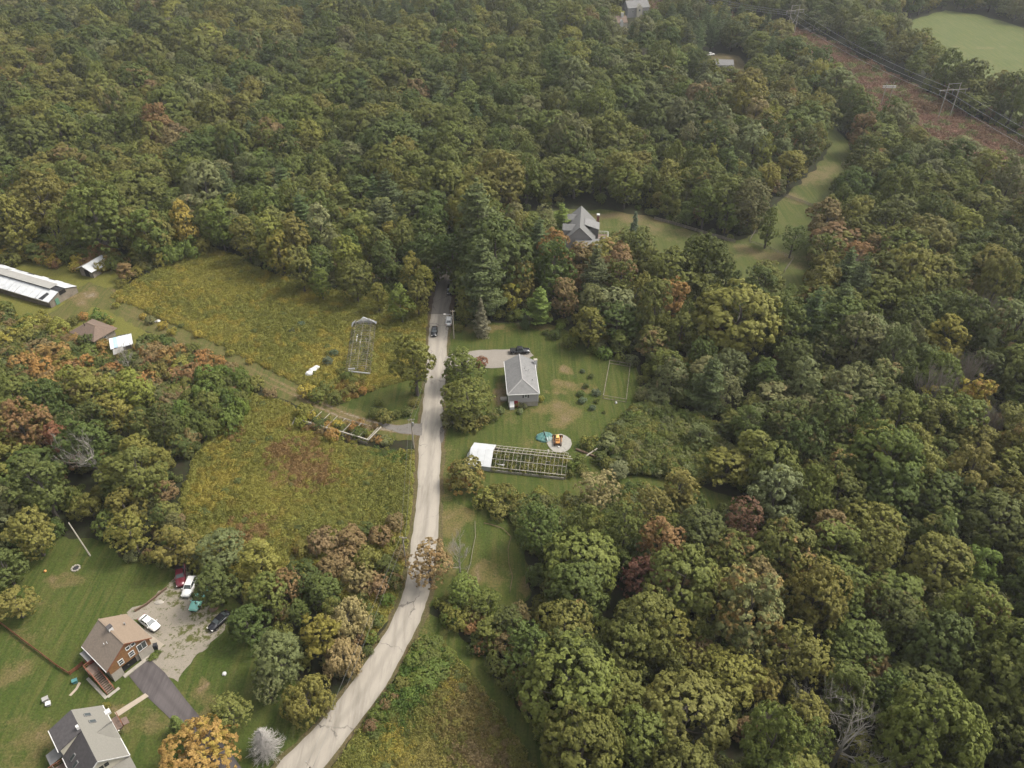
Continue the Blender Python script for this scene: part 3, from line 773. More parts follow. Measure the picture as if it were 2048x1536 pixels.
T(985, 600, 20, 'oval0', 'deep'); T(930, 610, 22, 'oval2', 'olive', hs=1.1); T(915, 655, 10, 'bush1', 'olive', kind='shrub'); T(1050, 640, 12, 'spruce1', 'pine', hs=.55, kind='spruce_tree', label='low dark spruce bush at the back edge of the lawn')
T(1045, 560, 30, 'oval1', 'olive'); T(1090, 540, 30, 'dome0', 'deep'); T(1130, 590, 28, 'oval2', 'brown')
T(1108, 495, 34, 'open0', 'orange', .5, 'rust', label='orange tinged tree between the pines and the horse paddock')
T(1160, 505, 24, 'open2', 'rust', hs=.6); T(1345, 592, 36, 'open1', 'orange', .6, 'rust', label='coppery orange tree beside the huge olive dome')
T(1475, 635, 88, 'oak0', 'olive', label='huge olive green domed tree in the wood below the paddock', hs=.8)
T(1180, 648, 34, 'oval0', 'olive', hs=.8, label='grey green tree at the corner of the grey house lawn')
T(1290, 1162, 50, 'dome2', 'darkred', .3, 'red', label='dark wine red tree in the near wood', hs=.85)
T(1325, 1085, 50, 'open0', 'rust', .4, 'olive', label='rusty brown spreading tree above the wine red tree')
T(1490, 1040, 46, 'thin0', 'darkred', .3, 'brown', label='dusky red thin crowned tree beside the grassy path end')
T(1360, 975, 40, 'oval0', 'olive', hs=.8); T(1305, 1010, 44, 'thin1', 'olive', hs=.9)
T(1555, 985, 55, 'open2', 'pale', label='pale silvery tree flecked with light leaves in the near wood')
T(1500, 1225, 80, 'open1', 'dusty', .5, 'orange', label='large dusty green tree turning orange on one side')
T(1880, 1125, 64, 'oak1', 'olive', hs=.9, label='rounded olive dome in the dark wood')
T(1960, 1132, 44, 'open0', 'bright', hs=.95, label='bright fresh green tree beside the rounded olive dome')
T(1375, 1425, 92, 'oak2', 'olive', hs=.75, label='largest olive dome at the lower edge of the near wood')
T(1130, 1255, 60, 'dome1', 'olive', .3, 'red', label='olive crown edged with red sprays near the grass strip')
T(1655, 1395, 62, 'bare0', 'tan', kind='dead_tree', label='bleached bare tree forking widely in the near wood', hs=.8)
T(1690, 1480, 80, 'bare0', 'tan', kind='dead_tree', label='largest bleached dead tree reaching out of the near wood', hs=.85)
T(1540, 1442, 34, 'bare1', 'tan', kind='dead_tree', label='small bleached bare tree beside the largest dead tree')
T(1868, 790, 44, 'bare1', 'tan', kind='dead_tree', label='grey bare fan shaped tree in the wood')
T(1930, 745, 40, 'bare1', 'tan', kind='dead_tree'); T(1715, 545, 26, 'bare1', 'tan', kind='dead_tree'); T(1960, 625, 36, 'bare1', 'tan', kind='dead_tree')
T(1985, 850, 34, 'bare1', 'tan', kind='dead_tree'); T(1290, 120, 14, 'bare1', 'tan', kind='dead_tree', hs=1.2); T(520, 125, 12, 'bare0', 'tan', kind='dead_tree')
T(1265, 1245, 20, 'bare0', 'tan', kind='dead_tree'); T(1265, 585, 12, 'bare0', 'tan', kind='dead_tree', hs=1.6)
T(180, 900, 50, 'bare0', 'tan', kind='dead_tree', label='big pale dead tree standing in the wood above the brown house lawn', hs=1.0)
T(250, 712, 20, 'bare2', 'tan', kind='dead_tree', label='bare branched shrub tree beside the collapsed tin roofed shed')
T(1855, 800, 30, 'open2', 'gold', .4, 'orange'); T(1945, 790, 40, 'open1', 'gold', .5, 'orange', label='golden orange tree beside the grey bare fan shaped trees')
# belt of trees between the brown house yard and the lane
T(258, 1062, 50, 'thin0', 'olive', label='grey olive feathery tree at the upper edge of the brown house lawn', hs=.7)
T(350, 1090, 50, 'open0', 'olive', hs=.7); T(440, 1098, 48, 'dome1', 'dusty', hs=.7); T(430, 1165, 44, 'oval0', 'deep', hs=.75)
T(515, 1120, 38, 'spire0', 'yellowgreen', hs=.7, label='feathery yellow green tree in the belt above the gravel yard'); T(535, 1185, 44, 'oval1', 'green', hs=.7); T(600, 1155, 40, 'dome2', 'deep', hs=.75); T(645, 1180, 36, 'oval2', 'deep', hs=.75)
T(495, 1245, 42, 'oval0', 'deep', .2, 'rust', hs=.7); T(695, 1235, 46, 'willow0', 'tan', hs=.85, label='tan drooping willow beside the lane bend'); T(640, 1265, 48, 'open1', 'yellowgreen', .3, 'gold', hs=.8, label='yellowish tree beside the tan willow')
T(555, 1315, 54, 'oval2', 'dusty', hs=.75); T(685, 1310, 44, 'willow1', 'tan', hs=.8, label='lower tan willow hanging toward the lane'); T(615, 1395, 52, 'willow0', 'olive', hs=.75, label='olive drooping willow at the lower end of the belt')
T(535, 1372, 36, 'thin0', 'dusty', hs=.8); T(458, 1425, 46, 'thin1', 'olive', hs=.55, label='thin leaved lawn tree beside the asphalt driveway'); T(352, 1448, 24, 'spruce0', 'deep', hs=.6, kind='spruce_tree', label='small dark evergreen beside the asphalt driveway')
T(400, 1500, 74, 'dome2', 'orange', .45, 'gold', hs=.6, label='orange and gold maple on the lawn below the asphalt driveway'); T(525, 1478, 42, 'deadspruce', 'tan', kind='dead_tree', label='silvery dead spruce on the lawn below the belt of trees', hs=.9)
T(28, 1205, 42, 'open2', 'olive', hs=.6, label='olive tree at the outer edge of the brown house lawn'); T(5, 1130, 40, 'oval0', 'deep', hs=.7); T(60, 1060, 45, 'oval1', 'olive', hs=.8)
T(115, 880, 26, 'spire1', 'red', label='red tree beside the big pale dead tree'); T(40, 850, 56, 'dome0', 'rust', .5, 'olive', label='rust topped tree at the edge of the western wood')
# edge of the wood above the goldenrod meadow and along the lane
for a in ((80, 400, 55, 'dome0', 'olive'), (190, 432, 62, 'dome2', 'green'), (365, 440, 24, 'spire0', 'gold'), (20, 440, 40, 'oval0', 'olive'), (560, 500, 30, 'oval0', 'yellowgreen'), (600, 530, 30, 'oval1', 'olive'), (640, 525, 30, 'open1', 'deep'), (690, 510, 30, 'oval1', 'yellowgreen'),
          (710, 555, 38, 'dome1', 'green'), (640, 560, 22, 'oval0', 'bright'), (770, 520, 30, 'oval2', 'deep'), (825, 540, 30, 'open0', 'yellowgreen'), (850, 500, 34, 'dome1', 'deep'), (835, 590, 24, 'oval1', 'olive'), (800, 600, 26, 'oval0', 'bright'), (755, 590, 22, 'open2', 'olive'),
          (850, 560, 22, 'oval2', 'yellowgreen'), (540, 470, 30, 'spire1', 'yellowgreen'), (490, 470, 30, 'oval2', 'olive'), (440, 455, 30, 'open1', 'green'), (640, 450, 26, 'spire0', 'pale'), (590, 470, 28, 'spire1', 'olive')):
    T(*a)
# isolated paddock tree, trees of the lane corner
T(1588, 475, 28, 'thin1', 'deep', hs=.9, label='lone dark thin tree standing in the paddock'); T(1540, 445, 18, 'spire0', 'green', hs=1.1, label='slim pale trunked tree by the paddock fence')
T(1400, 870, 26, 'oval0', 'dusty', hs=.8); T(1124, 432, 24, 'pine1', 'bright', hs=.7, kind='pine_tree', label='light green pine beside the steep roofed house'); T(1085, 445, 32, 'thin0', 'dusty', hs=.9); T(1045, 450, 28, 'thin1', 'olive')
T(1000, 355, 52, 'dome1', 'olive', .2, 'brown', label='big rounded olive brown tree behind the tallest pine'); T(955, 380, 18, 'spire0', 'rust', .5, 'red', label='rust red tree squeezed behind the tallest pine')

# ------------------------------------------------------------------ the woods: one tree for every gap
EXZ = [(P, 1.6) for P in EXCLUDE] + [(P_WEST, -2.0)]
def free_spot(x, y):
    ok = np.ones(x.shape, bool)
    for P, m in EXZ:
        d = poly_dist(x, y, P); i = in_poly(x, y, P)
        sd_ = np.where(i, -d, d)
        ok &= sd_ > m
    ok &= poly_dist(x, y, ROAD_AXIS, False) > np.where(y > 222, 4.2, 6.0)
    ok &= poly_dist(x, y, TR, False) > 7.5
    for hx, hy, r in HOUSE_SPOTS:
        ok &= np.hypot(x - hx, y - hy) > r
    return ok
HOUSE_SPOTS = [(*G2(1172, 440), 17), (*G2(1178, 478), 14), (*G2(1172, 508), 11), (*G2(1272, 38), 20), (*G2(1274, 60), 17), (*G2(1236, 62), 16), (*G2(1238, 84), 15), (*G2(1450, 168), 16)]
s = 9.4
gx, gy = [], []
row = 0
yy = 46.0
while yy < 900:
    half = (0.66 * (yy * 0.8 + 80) + 45) 
    xs = np.arange(-half, half, s) + (row % 2) * s / 2
    gx.append(xs + rng.uniform(-2.7, 2.7, len(xs))); gy.append(yy + rng.uniform(-2.7, 2.7, len(xs)))
    s = 8.3 if yy < 250 else (9.4 if yy < 330 else 10.6)
    yy += s * 0.9; row += 1
gx, gy = np.concatenate(gx), np.concatenate(gy)
ok = free_spot(gx, gy); gx, gy = gx[ok], gy[ok]
man = np.array([(t['x'], t['y'], t['R'] * (.25 if t['kind'] == 'dead_tree' else 1)) for t in TREES if t['kind'] != 'shrub'])
dm = np.hypot(gx[:, None] - man[None, :, 0], gy[:, None] - man[None, :, 1]) - man[None, :, 2] * 0.75
ok = dm.min(1) > 2.7; gx, gy = gx[ok], gy[ok]
_ref = np.sort(vnoise(rng.uniform(0, 3000, 4000), rng.uniform(0, 3000, 4000), 21, 9))
def rank(v): return np.searchsorted(_ref, v) / 4000.0
n1 = vnoise(gx + 500, gy, 46, 1); n2 = vnoise(gx + 500, gy, 24, 2); n3 = rng.random(len(gx)); n4 = vnoise(gx + 500, gy, 60, 4)
PINE_SPOTS = [(820, 25, 130, 34), (1230, 80, 60, 20), (1480, 90, 80, 60), (1060, 500, 70, 60), (780, 430, 60, 30), (120, 60, 30, 30), (1390, 60, 60, 40), (0, 760, 40, 60), (600, 20, 60, 30), (1990, 1480, 60, 50), (1640, 640, 30, 30), (1700, 580, 40, 30)]
for x, y, a, bq, r3, d4 in zip(gx, gy, n1, n2, n3, n4):
    X, Y, k = pix(x, y, 9)
    pine = any(((X - p[0]) / p[2]) ** 2 + ((Y - p[1]) / p[3]) ** 2 < 1 for p in PINE_SPOTS) and r3 < 0.5
    far = y > 330
    h = 15.5 + rnd.gauss(0, 2.7) + 2.5 * (d4 - .5)
    if pine or r3 < 0.012:
        plant(rnd.choice(('pine0', 'pine1')), x, y, rnd.uniform(4.2, 5.8), rnd.uniform(17, 22), 'pine', manual=False, kind='pine_tree'); continue
    if 0.018 < r3 < 0.025:
        plant('bare1', x, y, 4, h * .9, 'tan', manual=False, kind='dead_tree'); continue
    # how the colours drift over the woods: oak greens in the middle north, maples turning in the west and east
    oak = math.exp(-((X - 1000) / 330) ** 2 - ((Y - 220) / 200) ** 2)
    west = math.exp(-((X - 400) / 420) ** 2 - ((Y - 170) / 160) ** 2)
    east = 1 / (1 + math.exp(-(X - 1350) / 120)) * (1 / (1 + math.exp(-(Y - 420) / 80)))
    q = min(.999, max(0, .72 * rank(vnoise(x + 500, y, 21, 9)) + .28 * rnd.random()))
    pal = dict(darkred=.016 * east + .01 * west, red=.003 + .01 * west, rust=.02 + .11 * west + .045 * east, brown=.03 + .06 * west + .09 * east, orange=.004 + .01 * west, olive=.2 + .1 * west, green=.34 + .5 * oak, deep=.20 + .2 * oak + .12 * east,
               dusty=.10 + .16 * east, pale=.02 + .02 * east, bright=.02, yellowgreen=.13 * (0.5 + d4), gold=.003, tan=.015 + .02 * east, sick=.012)
    if oak > .5 and bq < .6:
        for w_ in ('rust', 'brown', 'orange', 'red', 'tan', 'dusty', 'gold'): pal[w_] *= .3
    tot = sum(pal.values()); q *= tot
    for cname, w_ in pal.items():
        q -= w_
        if q <= 0: break
    tq = rnd.random()
    turned = rnd.uniform(.3, .5) if tq < .10 else (rnd.uniform(0.1, .3) if tq < .34 else 0)
    autumn = rnd.choice(('rust', 'brown', 'brown', 'yellowgreen', 'olive', 'olive'))
    young = ((X - 640) / 200) ** 2 + ((Y - 425) / 70) ** 2 < 1
    if young and rnd.random() < .75: shape = 'spire'
    elif oak > .4: shape = rnd.choice(('oak', 'oak', 'oak', 'dome', 'oval'))
    elif far: shape = rnd.choice(('oak', 'oak', 'dome', 'oval', 'open'))
    else: shape = rnd.choice(('dome', 'oak', 'oval', 'oval', 'open', 'open', 'thin', 'spire' if a > .6 else 'oval'))
    nv = {'oak': 4, 'dome': 4, 'oval': 4, 'open': 4, 'thin': 2, 'spire': 2}[shape]
    pr = f'{shape}{rnd.randrange(nv)}'
    R = {'oak': 7.4, 'dome': 6.4, 'oval': 5.4, 'open': 5.8, 'thin': 5.0, 'spire': 3.8}[shape] * rnd.uniform(.7, 1.25)
    if r3 > .9: R *= 1.2
    if y < 200: R *= .9
    plant(pr, x, y, R, h * (R / 5.7) ** .4, cname, turned, autumn, manual=False)

yx, yy2 = rng.uniform(-140, -10, 1500), rng.uniform(215, 330, 1500)
ok = free_spot(yx, yy2); kept = []
for x, y in zip(yx[ok], yy2[ok]):
    X, Y, k = pix(x, y, 8)
    if ((X - 640) / 200) ** 2 + ((Y - 425) / 70) ** 2 > 1: continue
    if any(math.hypot(x - t['x'], y - t['y']) < 3.6 for t in TREES if abs(t['x'] - x) < 4): continue
    plant(rnd.choice(('spire0', 'spire1', 'oval2')), x, y, rnd.uniform(2.4, 3.6), rnd.uniform(10, 14), rnd.choice(('yellowgreen', 'olive', 'green', 'pale', 'olive', 'deep')), rnd.choice((0, 0, .2)), 'gold', manual=False)
# understory: lower trees standing in the gaps of the nearer woods
ux, uy = rng.uniform(-330, 330, 9000), rng.uniform(48, 420, 9000)
ok = (np.abs(ux) < 0.66 * (uy * .8 + 80) + 30) & free_spot(ux, uy); ux, uy = ux[ok], uy[ok]
big = np.array([(t['x'], t['y'], t['R']) for t in TREES])
keepu = []
for x, y in zip(ux, uy):
    d = np.hypot(big[:, 0] - x, big[:, 1] - y)
    if (d - big[:, 2] * .55).min() < .3: continue
    if keepu and min(math.hypot(x - a, y - b) for a, b in keepu[-400:]) < 3.2: continue
    keepu.append((x, y))
for x, y in keepu:
    R = rnd.uniform(1.9, 3.2)
    plant(rnd.choice(('oval0', 'oval1', 'open2', 'spire0', 'oval2')), x, y, R, rnd.uniform(5.0, 9.0), rnd.choice(('deep', 'green', 'olive', 'deep', 'green', 'brown', 'dusty')), rnd.choice((0, 0, .3)), rnd.choice(('rust', 'gold', 'olive')), manual=False)

# which trees become single things: the ones that show largest
def seen(t):
    X, Y, k = pix(t['x'], t['y'], t['H'] * .7)
    return -20 < X < 2068 and -20 < Y < 1556, k * t['R']
for t in TREES: t['in'], t['px'] = seen(t)
single = {}
for kind, cap in (('tree', 300), ('pine_tree', 110), ('spruce_tree', 40), ('dead_tree', 40), ('shrub', 60)):
    c = [t for t in TREES if t['kind'] == kind and t['in']]
    c.sort(key=lambda t: -(t['px'] + 1000 * t['manual']))
    for t in c[:cap]: t['single'] = True

def where(x, y):
    """the wood or edge a tree belongs to, named by what stands there"""
    X, Y, k = pix(x, y, 0)
    if y < 112 and x < -20: return 'between brown house lawn and lane' if x > -62 else 'beside the brown house lawn'
    if x < -40 and y < 178: return 'in the wood above the brown house lawn'
    if x < -20 and y < 260: return 'in the wood edging the goldenrod meadow'
    if x < 0 and y >= 260: return 'in the northern wood beyond the goldenrod meadow'
    if x > 8 and y < 112: return 'in the wood beside the mown grass strip'
    if x > 8 and y < 175: return 'in the eastern wood behind the greenhouse frame'
    if x >= 0 and y < 275: return 'between grey house lawn and paddock'
    if x > 110 and y < 400: return 'between paddock and power line'
    if x >= 0: return 'in the wood behind the steep roofed house'
    return 'beside the lane'
SHAPEWORD = dict(oak='smooth domed', dome='broad domed', oval='full crowned', open='ragged crowned', thin='thin crowned', spire='slender', willow='drooping', bush='bushy', bare='bare', pine='layered', spruce='conical', deadspruce='silvery')
NAMEWORD = dict(tree='broadleaf tree', pine_tree='pine', spruce_tree='spruce', dead_tree='dead tree', shrub='shrub')
CAT = dict(tree='tree', pine_tree='pine', spruce_tree='spruce', dead_tree='dead tree', shrub='shrub')
LANDMARKS = [(1290, 1162, 'the wine red tree'), (1325, 1085, 'the rusty spreading tree'), (1490, 1040, 'the dusky red tree'), (1555, 985, 'the pale silvery tree'), (1500, 1225, 'the tree half turned orange'), (1880, 1125, 'the rounded olive dome'), (1960, 1132, 'the bright fresh green tree'),
             (1375, 1425, 'the largest olive dome'), (1130, 1255, 'the red edged olive crown'), (1690, 1480, 'the largest bleached dead tree'), (1868, 790, 'the grey fan shaped bare tree'), (1945, 790, 'the golden orange tree'), (180, 895, 'the big pale dead tree'), (115, 880, 'the slender red tree'), (40, 850, 'the rust topped tree'),
             (695, 1235, 'the tan willow'), (615, 1395, 'the olive willow'), (955, 448, 'the tallest pine'), (1475, 635, 'the huge olive dome'), (1345, 592, 'the coppery orange tree'), (1108, 495, 'the orange tinged tree'), (1190, 545, 'the layered green pine'), (1000, 355, 'the big olive brown tree'), (258, 1062, 'the leaning bare pole'), (1078, 1052, 'the dense dark lawn edge tree'), (1195, 975, 'the tan feathery tree')]
LM = [(*G2(x, y, 9), nm) for x, y, nm in LANDMARKS]
def place_tree(t):
    p = PROTO[t['proto']]
    root = empty(t['kind'], (t['x'], t['y'], 0), t['rot'])
    w = where(t['x'], t['y'])
    sw = SHAPEWORD[t['proto'].rstrip('0123456789').replace('far', '')]
    if t['label']: lab = t['label']
    elif t['kind'] == 'dead_tree': lab = f'grey leafless tree {w}'
    elif t['kind'] == 'pine_tree': lab = f'dark green layered pine {w}'
    elif t['kind'] == 'spruce_tree': lab = f"{WORDS[t['colour']]} conical spruce {w}"
    else:
        d, nm = min((math.hypot(t['x'] - a, t['y'] - b), c) for a, b, c in LM)
        size = 'low ' if t['H'] < 11 else ('tall ' if t['H'] > 17.5 else '')
        turn = f" tinged {WORDS[t['autumn_name']]}" if t['turned'] > .2 and t['autumn_name'] != t['colour'] else ''
        if d < 17: w = 'beside ' + nm
        lab = f"{size}{sw} {WORDS[t['colour']]} tree{turn} {w}"
        if len(lab.split()) > 16: lab = f"{sw} {WORDS[t['colour']]} tree {w}"
    tag(root, lab, CAT[t['kind']], None if t['label'] else f"{NAMEWORD[t['kind']]}s {w}")
    sx, sz = t['R'] / p['R'], t['H'] / p['H']
    for part, me in (('trunk', p['trunk']), ('branches' if t['kind'] == 'dead_tree' else 'crown', p['crown'])):
        if me is None: continue
        o = bpy.data.objects.new(part, me); o.scale = (sx, sx, sz); link(o, root)
        o['tint'], o['turned'], o['autumn'] = t['tint'], float(t['turned']), t['autumn']
    return root
for t in TREES:
    if t.get('single'): place_tree(t)

# ------------------------------------------------------------------ stuff: instances scattered by geometry nodes
def stuff(name, items, protos, label, cat):
    """ONE object: every item (proto, x, y, z, rot, sx, sz, tint, turned, autumn) becomes an instance of its prototype mesh"""
    hold = bpy.data.collections.new(name + '_kinds')        # not linked to the scene
    order = sorted(protos)
    for k, pn in enumerate(order):
        p = PROTO[pn]
        if p['trunk'] is None: me = p['crown']
        else:
            bm = bmesh.new(); bm.from_mesh(p['crown']); nf = len(bm.faces)
            bm.from_mesh(p['trunk']); bm.faces.ensure_lookup_table()
            for f in bm.faces[nf:]: f.material_index = 1
            me = bpy.data.meshes.new(pn + '_whole'); bm.to_mesh(me); bm.free()
            me.materials.append(p['crown'].materials[0]); me.materials.append(p['trunk'].materials[0])
        hold.objects.link(bpy.data.objects.new(f'{k:03d}_{pn}', me))
    n = len(items)
    me = bpy.data.meshes.new(name)
    me.vertices.add(n)
    me.vertices.foreach_set('co', np.array([(i[1], i[2], i[3]) for i in items], np.float32).ravel())
    def attr(nm, typ, arr, key='value'):
        a = me.attributes.new(nm, typ, 'POINT'); a.data.foreach_set(key, arr.ravel())
    attr('kind_index', 'INT', np.array([order.index(i[0]) for i in items], np.int32))
    attr('spin', 'FLOAT_VECTOR', np.array([(0, 0, i[4]) for i in items], np.float32), 'vector')
    attr('size', 'FLOAT_VECTOR', np.array([(i[5], i[5], i[6]) for i in items], np.float32), 'vector')
    attr('tint', 'FLOAT_COLOR', np.array([(*i[7], 1) for i in items], np.float32), 'color')
    attr('turned', 'FLOAT', np.array([i[8] for i in items], np.float32))
    attr('autumn', 'FLOAT_COLOR', np.array([(*i[9], 1) for i in items], np.float32), 'color')
    o = link(bpy.data.objects.new(name, me)); tag(o, label, cat, None, 'stuff')
    ng = bpy.data.node_groups.new(name, 'GeometryNodeTree')
    ng.interface.new_socket('Geometry', in_out='INPUT', socket_type='NodeSocketGeometry')
    ng.interface.new_socket('Geometry', in_out='OUTPUT', socket_type='NodeSocketGeometry')
    nn, ll = ng.nodes, ng.links
    gi, go = nn.new('NodeGroupInput'), nn.new('NodeGroupOutput')
    ci = nn.new('GeometryNodeCollectionInfo'); ci.inputs['Collection'].default_value = hold
    ci.inputs['Separate Children'].default_value = True; ci.inputs['Reset Children'].default_value = True
    ip = nn.new('GeometryNodeInstanceOnPoints'); ip.inputs['Pick Instance'].default_value = True
    def named(nm, dt):
        a = nn.new('GeometryNodeInputNamedAttribute'); a.data_type = dt; a.inputs['Name'].default_value = nm
        return a.outputs[0]
    ll.new(gi.outputs[0], ip.inputs['Points']); ll.new(ci.outputs[0], ip.inputs['Instance'])
    ll.new(named('kind_index', 'INT'), ip.inputs['Instance Index'])
    e2r = nn.new('FunctionNodeEulerToRotation'); ll.new(named('spin', 'FLOAT_VECTOR'), e2r.inputs[0])
    ll.new(e2r.outputs[0], ip.inputs['Rotation']); ll.new(named('size', 'FLOAT_VECTOR'), ip.inputs['Scale'])
    ll.new(ip.outputs[0], go.inputs[0])
    md = o.modifiers.new('scatter', 'NODES'); md.node_group = ng
    return o
items = [(t['proto'], t['x'], t['y'], 0, t['rot'], t['R'] / PROTO[t['proto']]['R'], t['H'] / PROTO[t['proto']]['H'], t['tint'], t['turned'], t['autumn']) for t in TREES if not t.get('single')]
ux, uy = rng.uniform(-330, 330, 26000), rng.uniform(48, 420, 26000)
def open_floor(x, y):
    ok = (poly_dist(x, y, ROAD_AXIS, False) > 4.6) & (poly_dist(x, y, TR, False) > 3.8)
    for P in EXCLUDE[:11]: ok &= ~in_poly(x, y, P) & (poly_dist(x, y, P) > .5)
    for hx, hy, r in ((*G2(187, 662), 6.5), (*G2(243, 690), 7.0), (*G2(186, 530), 5), (*G2(1172, 440), 12)): ok &= np.hypot(x - hx, y - hy) > r
    return ok & ~(in_poly(x, y, P_WEST) & ~in_poly(x, y, P_SCRUBLAND))
ok = (np.abs(ux) < 0.66 * (uy * .8 + 80) + 20) & open_floor(ux, uy) & (rng.random(26000) < np.where(uy < 260, .8, .3)); ux, uy = ux[ok], uy[ok]
for P in (P_SCRUBLAND, P_VINES, P_EXTRA):      # thicker where no tall trees stand
    q = np.array(P); ex, ey = rng.uniform(q[:, 0].min(), q[:, 0].max(), 2500), rng.uniform(q[:, 1].min(), q[:, 1].max(), 2500)
    k = in_poly(ex, ey, P) & open_floor(ex, ey) & (rng.random(2500) < .55); ux, uy = np.concatenate([ux, ex[k]]), np.concatenate([uy, ey[k]])
under = []
for x, y in zip(ux, uy):
    R = rnd.uniform(1.0, 2.4); c = rnd.choice(('deep', 'green', 'olive', 'deep', 'green', 'dusty') if x > -20 else ('deep', 'green', 'olive', 'deep', 'brown', 'dusty'))
    under.append((f'bush{rnd.randrange(3)}', x, y, 0, rnd.uniform(0, 6.28), R / 1.9, R / 1.9 * rnd.uniform(.7, 1.3), jitter(TINT[c]), 0.0, TINT['rust']))
stuff('undergrowth', under, {'bush0', 'bush1', 'bush2'}, 'brambles and saplings covering the floor of the woods', 'undergrowth')
stuff('forest', items, {i[0] for i in items}, 'mixed autumn woodland covering the land beyond the nearer trees', 'forest')
print('UNDER', len(under), 'TREES', len(TREES), 'single', sum(1 for t in TREES if t.get('single')))
# ------------------------------------------------------------------ meadow weeds
def scatter(poly, gap, edge=0.3):
    P = np.array(poly); lo, hi = P.min(0), P.max(0)
    x, y = np.meshgrid(np.arange(lo[0], hi[0], gap), np.arange(lo[1], hi[1], gap))
    x = x.ravel() + rng.uniform(-.5, .5, x.size) * gap; y = y.ravel() + rng.uniform(-.5, .5, y.size) * gap
    ok = in_poly(x, y, poly) & (poly_dist(x, y, poly) > edge)
    return x[ok], y[ok]
def weeds(poly, gap, spots, base, seed, keep=(), hs=1.0):
    x, y = scatter(poly, gap)
    for K, m in keep:
        ok = ~in_poly(x, y, K) & (poly_dist(x, y, K) > m); x, y = x[ok], y[ok]
    ok = poly_dist(x, y, ROAD_AXIS, False) > 3.8; x, y = x[ok], y[ok]
    ok = poly_dist(x, y, TR, False) > 3.0; x, y = x[ok], y[ok]
    ok = poly_dist(x, y, px((592, 846), (738, 889)), False) > 1.7; x, y = x[ok], y[ok]
    n1, n2 = vnoise(x + 700, y, 9, seed), vnoise(x + 700, y, 2.4, seed + 1)
    out = []
    for a, b, p, q in zip(x, y, n1, n2):
        c = np.array(base[0]) * (1 - p) + np.array(base[1]) * p
        if q > .68: c = np.array(base[2])
        if q < .25: c = c * .88
        for (sx, sy, r, col) in spots:
            g = G2(sx, sy); w = math.hypot(a - g[0], (b - g[1]) * .8) / r
            if w < 1 and rnd.random() < 1.15 - w: c = np.array(col)
        k = rnd.uniform(.85, 1.18)
        s = rnd.uniform(.65, 1.6) * gap / .75
        out.append((f'weed{rnd.randrange(3)}', a, b, 0, rnd.uniform(0, 6.28), s, s * hs * (.7 + .7 * p) * rnd.uniform(.8, 1.2), tuple(c * k), 0.0, tuple(c)))
    for _ in range(len(x) // 45):
        j = rnd.randrange(len(x)); c = np.array(rnd.choice((base[0], base[1], (.11, .125, .04)))) * rnd.uniform(.75, 1.1); k = rnd.uniform(.28, .55)
        out.append((f'bush{rnd.randrange(3)}', x[j], y[j], 0, rnd.uniform(0, 6.28), k, k * .8, tuple(c), 0.0, tuple(c)))
    return out
GOLD, GRN, YEL = (.2, .178, .04), (.165, .165, .04), (.24, .195, .042)
MRED = (.195, .12, .05)
it = weeds(P_MEADOW_N, .7, [(300, 600, 9, YEL), (420, 560, 12, GOLD), (395, 670, 4, YEL), (660, 720, 8, YEL), (590, 650, 7, GRN), (520, 640, 5, GRN), (330, 640, 5, YEL), (700, 790, 6, (.16, .10, .03)), (740, 610, 9, GRN), (480, 590, 6, GOLD)], (GOLD, GRN, YEL), 21)
it += weeds(P_MEADOW_S, .66, [(600, 930, 8, MRED), (560, 900, 4, MRED), (640, 950, 5, MRED), (470, 870, 3, MRED), (440, 960, 6, YEL), (410, 1000, 5, YEL), (440, 900, 4, YEL), (500, 1060, 5, MRED), (520, 1000, 7, GOLD), (760, 1000, 9, GRN), (790, 890, 6, (.085, .125, .028)), (640, 1060, 8, GRN), (720, 930, 6, GRN)], (GOLD, GRN, (.21, .17, .04)), 22)
stuff('meadow_weeds', it, {i[0] for i in it}, 'tall goldenrod and weeds filling the two meadows beside the farm track', 'weeds')
it = weeds(P_FIELD_T, .62, [(830, 1330, 7, (.08, .125, .025)), (860, 1290, 5, (.085, .14, .028)), (800, 1400, 5, (.085, .125, .028)), (760, 1480, 5, (.1, .125, .03)), (960, 1500, 6, (.19, .14, .07)), (780, 1510, 4, YEL), (900, 1380, 3, YEL), (940, 1420, 7, (.16, .125, .045)), (720, 1530, 6, GRN)], ((.165, .145, .04), (.15, .15, .04), (.2, .17, .05)), 23)
stuff('field_weeds', it, {i[0] for i in it}, 'mixed weeds and seedlings covering the triangle field', 'weeds')
it = weeds(P_CUT, 1.9, [], ((.165, .085, .06), (.14, .09, .05), (.12, .125, .042)), 24, hs=.8)
stuff('bracken', it, {i[0] for i in it}, 'brown bracken and brush under the power line', 'bracken')
# ------------------------------------------------------------------ shrubs and young growth
def shrub(cx, cy, rp, colour, place, turned=0.0, autumn='rust', hs=1.0, single=True):
    pr = f'bush{rnd.randrange(3)}'; p = PROTO[pr]; R = 1.5
    for _ in range(4):
        H = p['H'] * R / p['R'] * hs
        q = G(cx, cy, H * .55); R = rp / pix(q.x, q.y, q.z)[2]
    root = empty('shrub', (q.x, q.y, 0), rnd.uniform(0, 6.28), f"{WORDS[colour]} shrub {place}", 'shrub', f'shrubs {place}')
    for part, me in (('stem', p['trunk']), ('foliage', p['crown'])):
        o = bpy.data.objects.new(part, me); o.scale = (R / p['R'], R / p['R'], H / p['H']); link(o, root)
        o['tint'], o['turned'], o['autumn'] = jitter(TINT[colour]), float(turned), jitter(TINT[autumn])
    return root
def shrubs(pts, colours, place, jr=0.25, turned=0.2, autumn='rust', hs=1.0):
    for (x, y, r) in pts:
        shrub(x, y, r * rnd.uniform(1 - jr, 1 + jr), rnd.choice(colours), place, turned * rnd.random() * 2, autumn, hs)
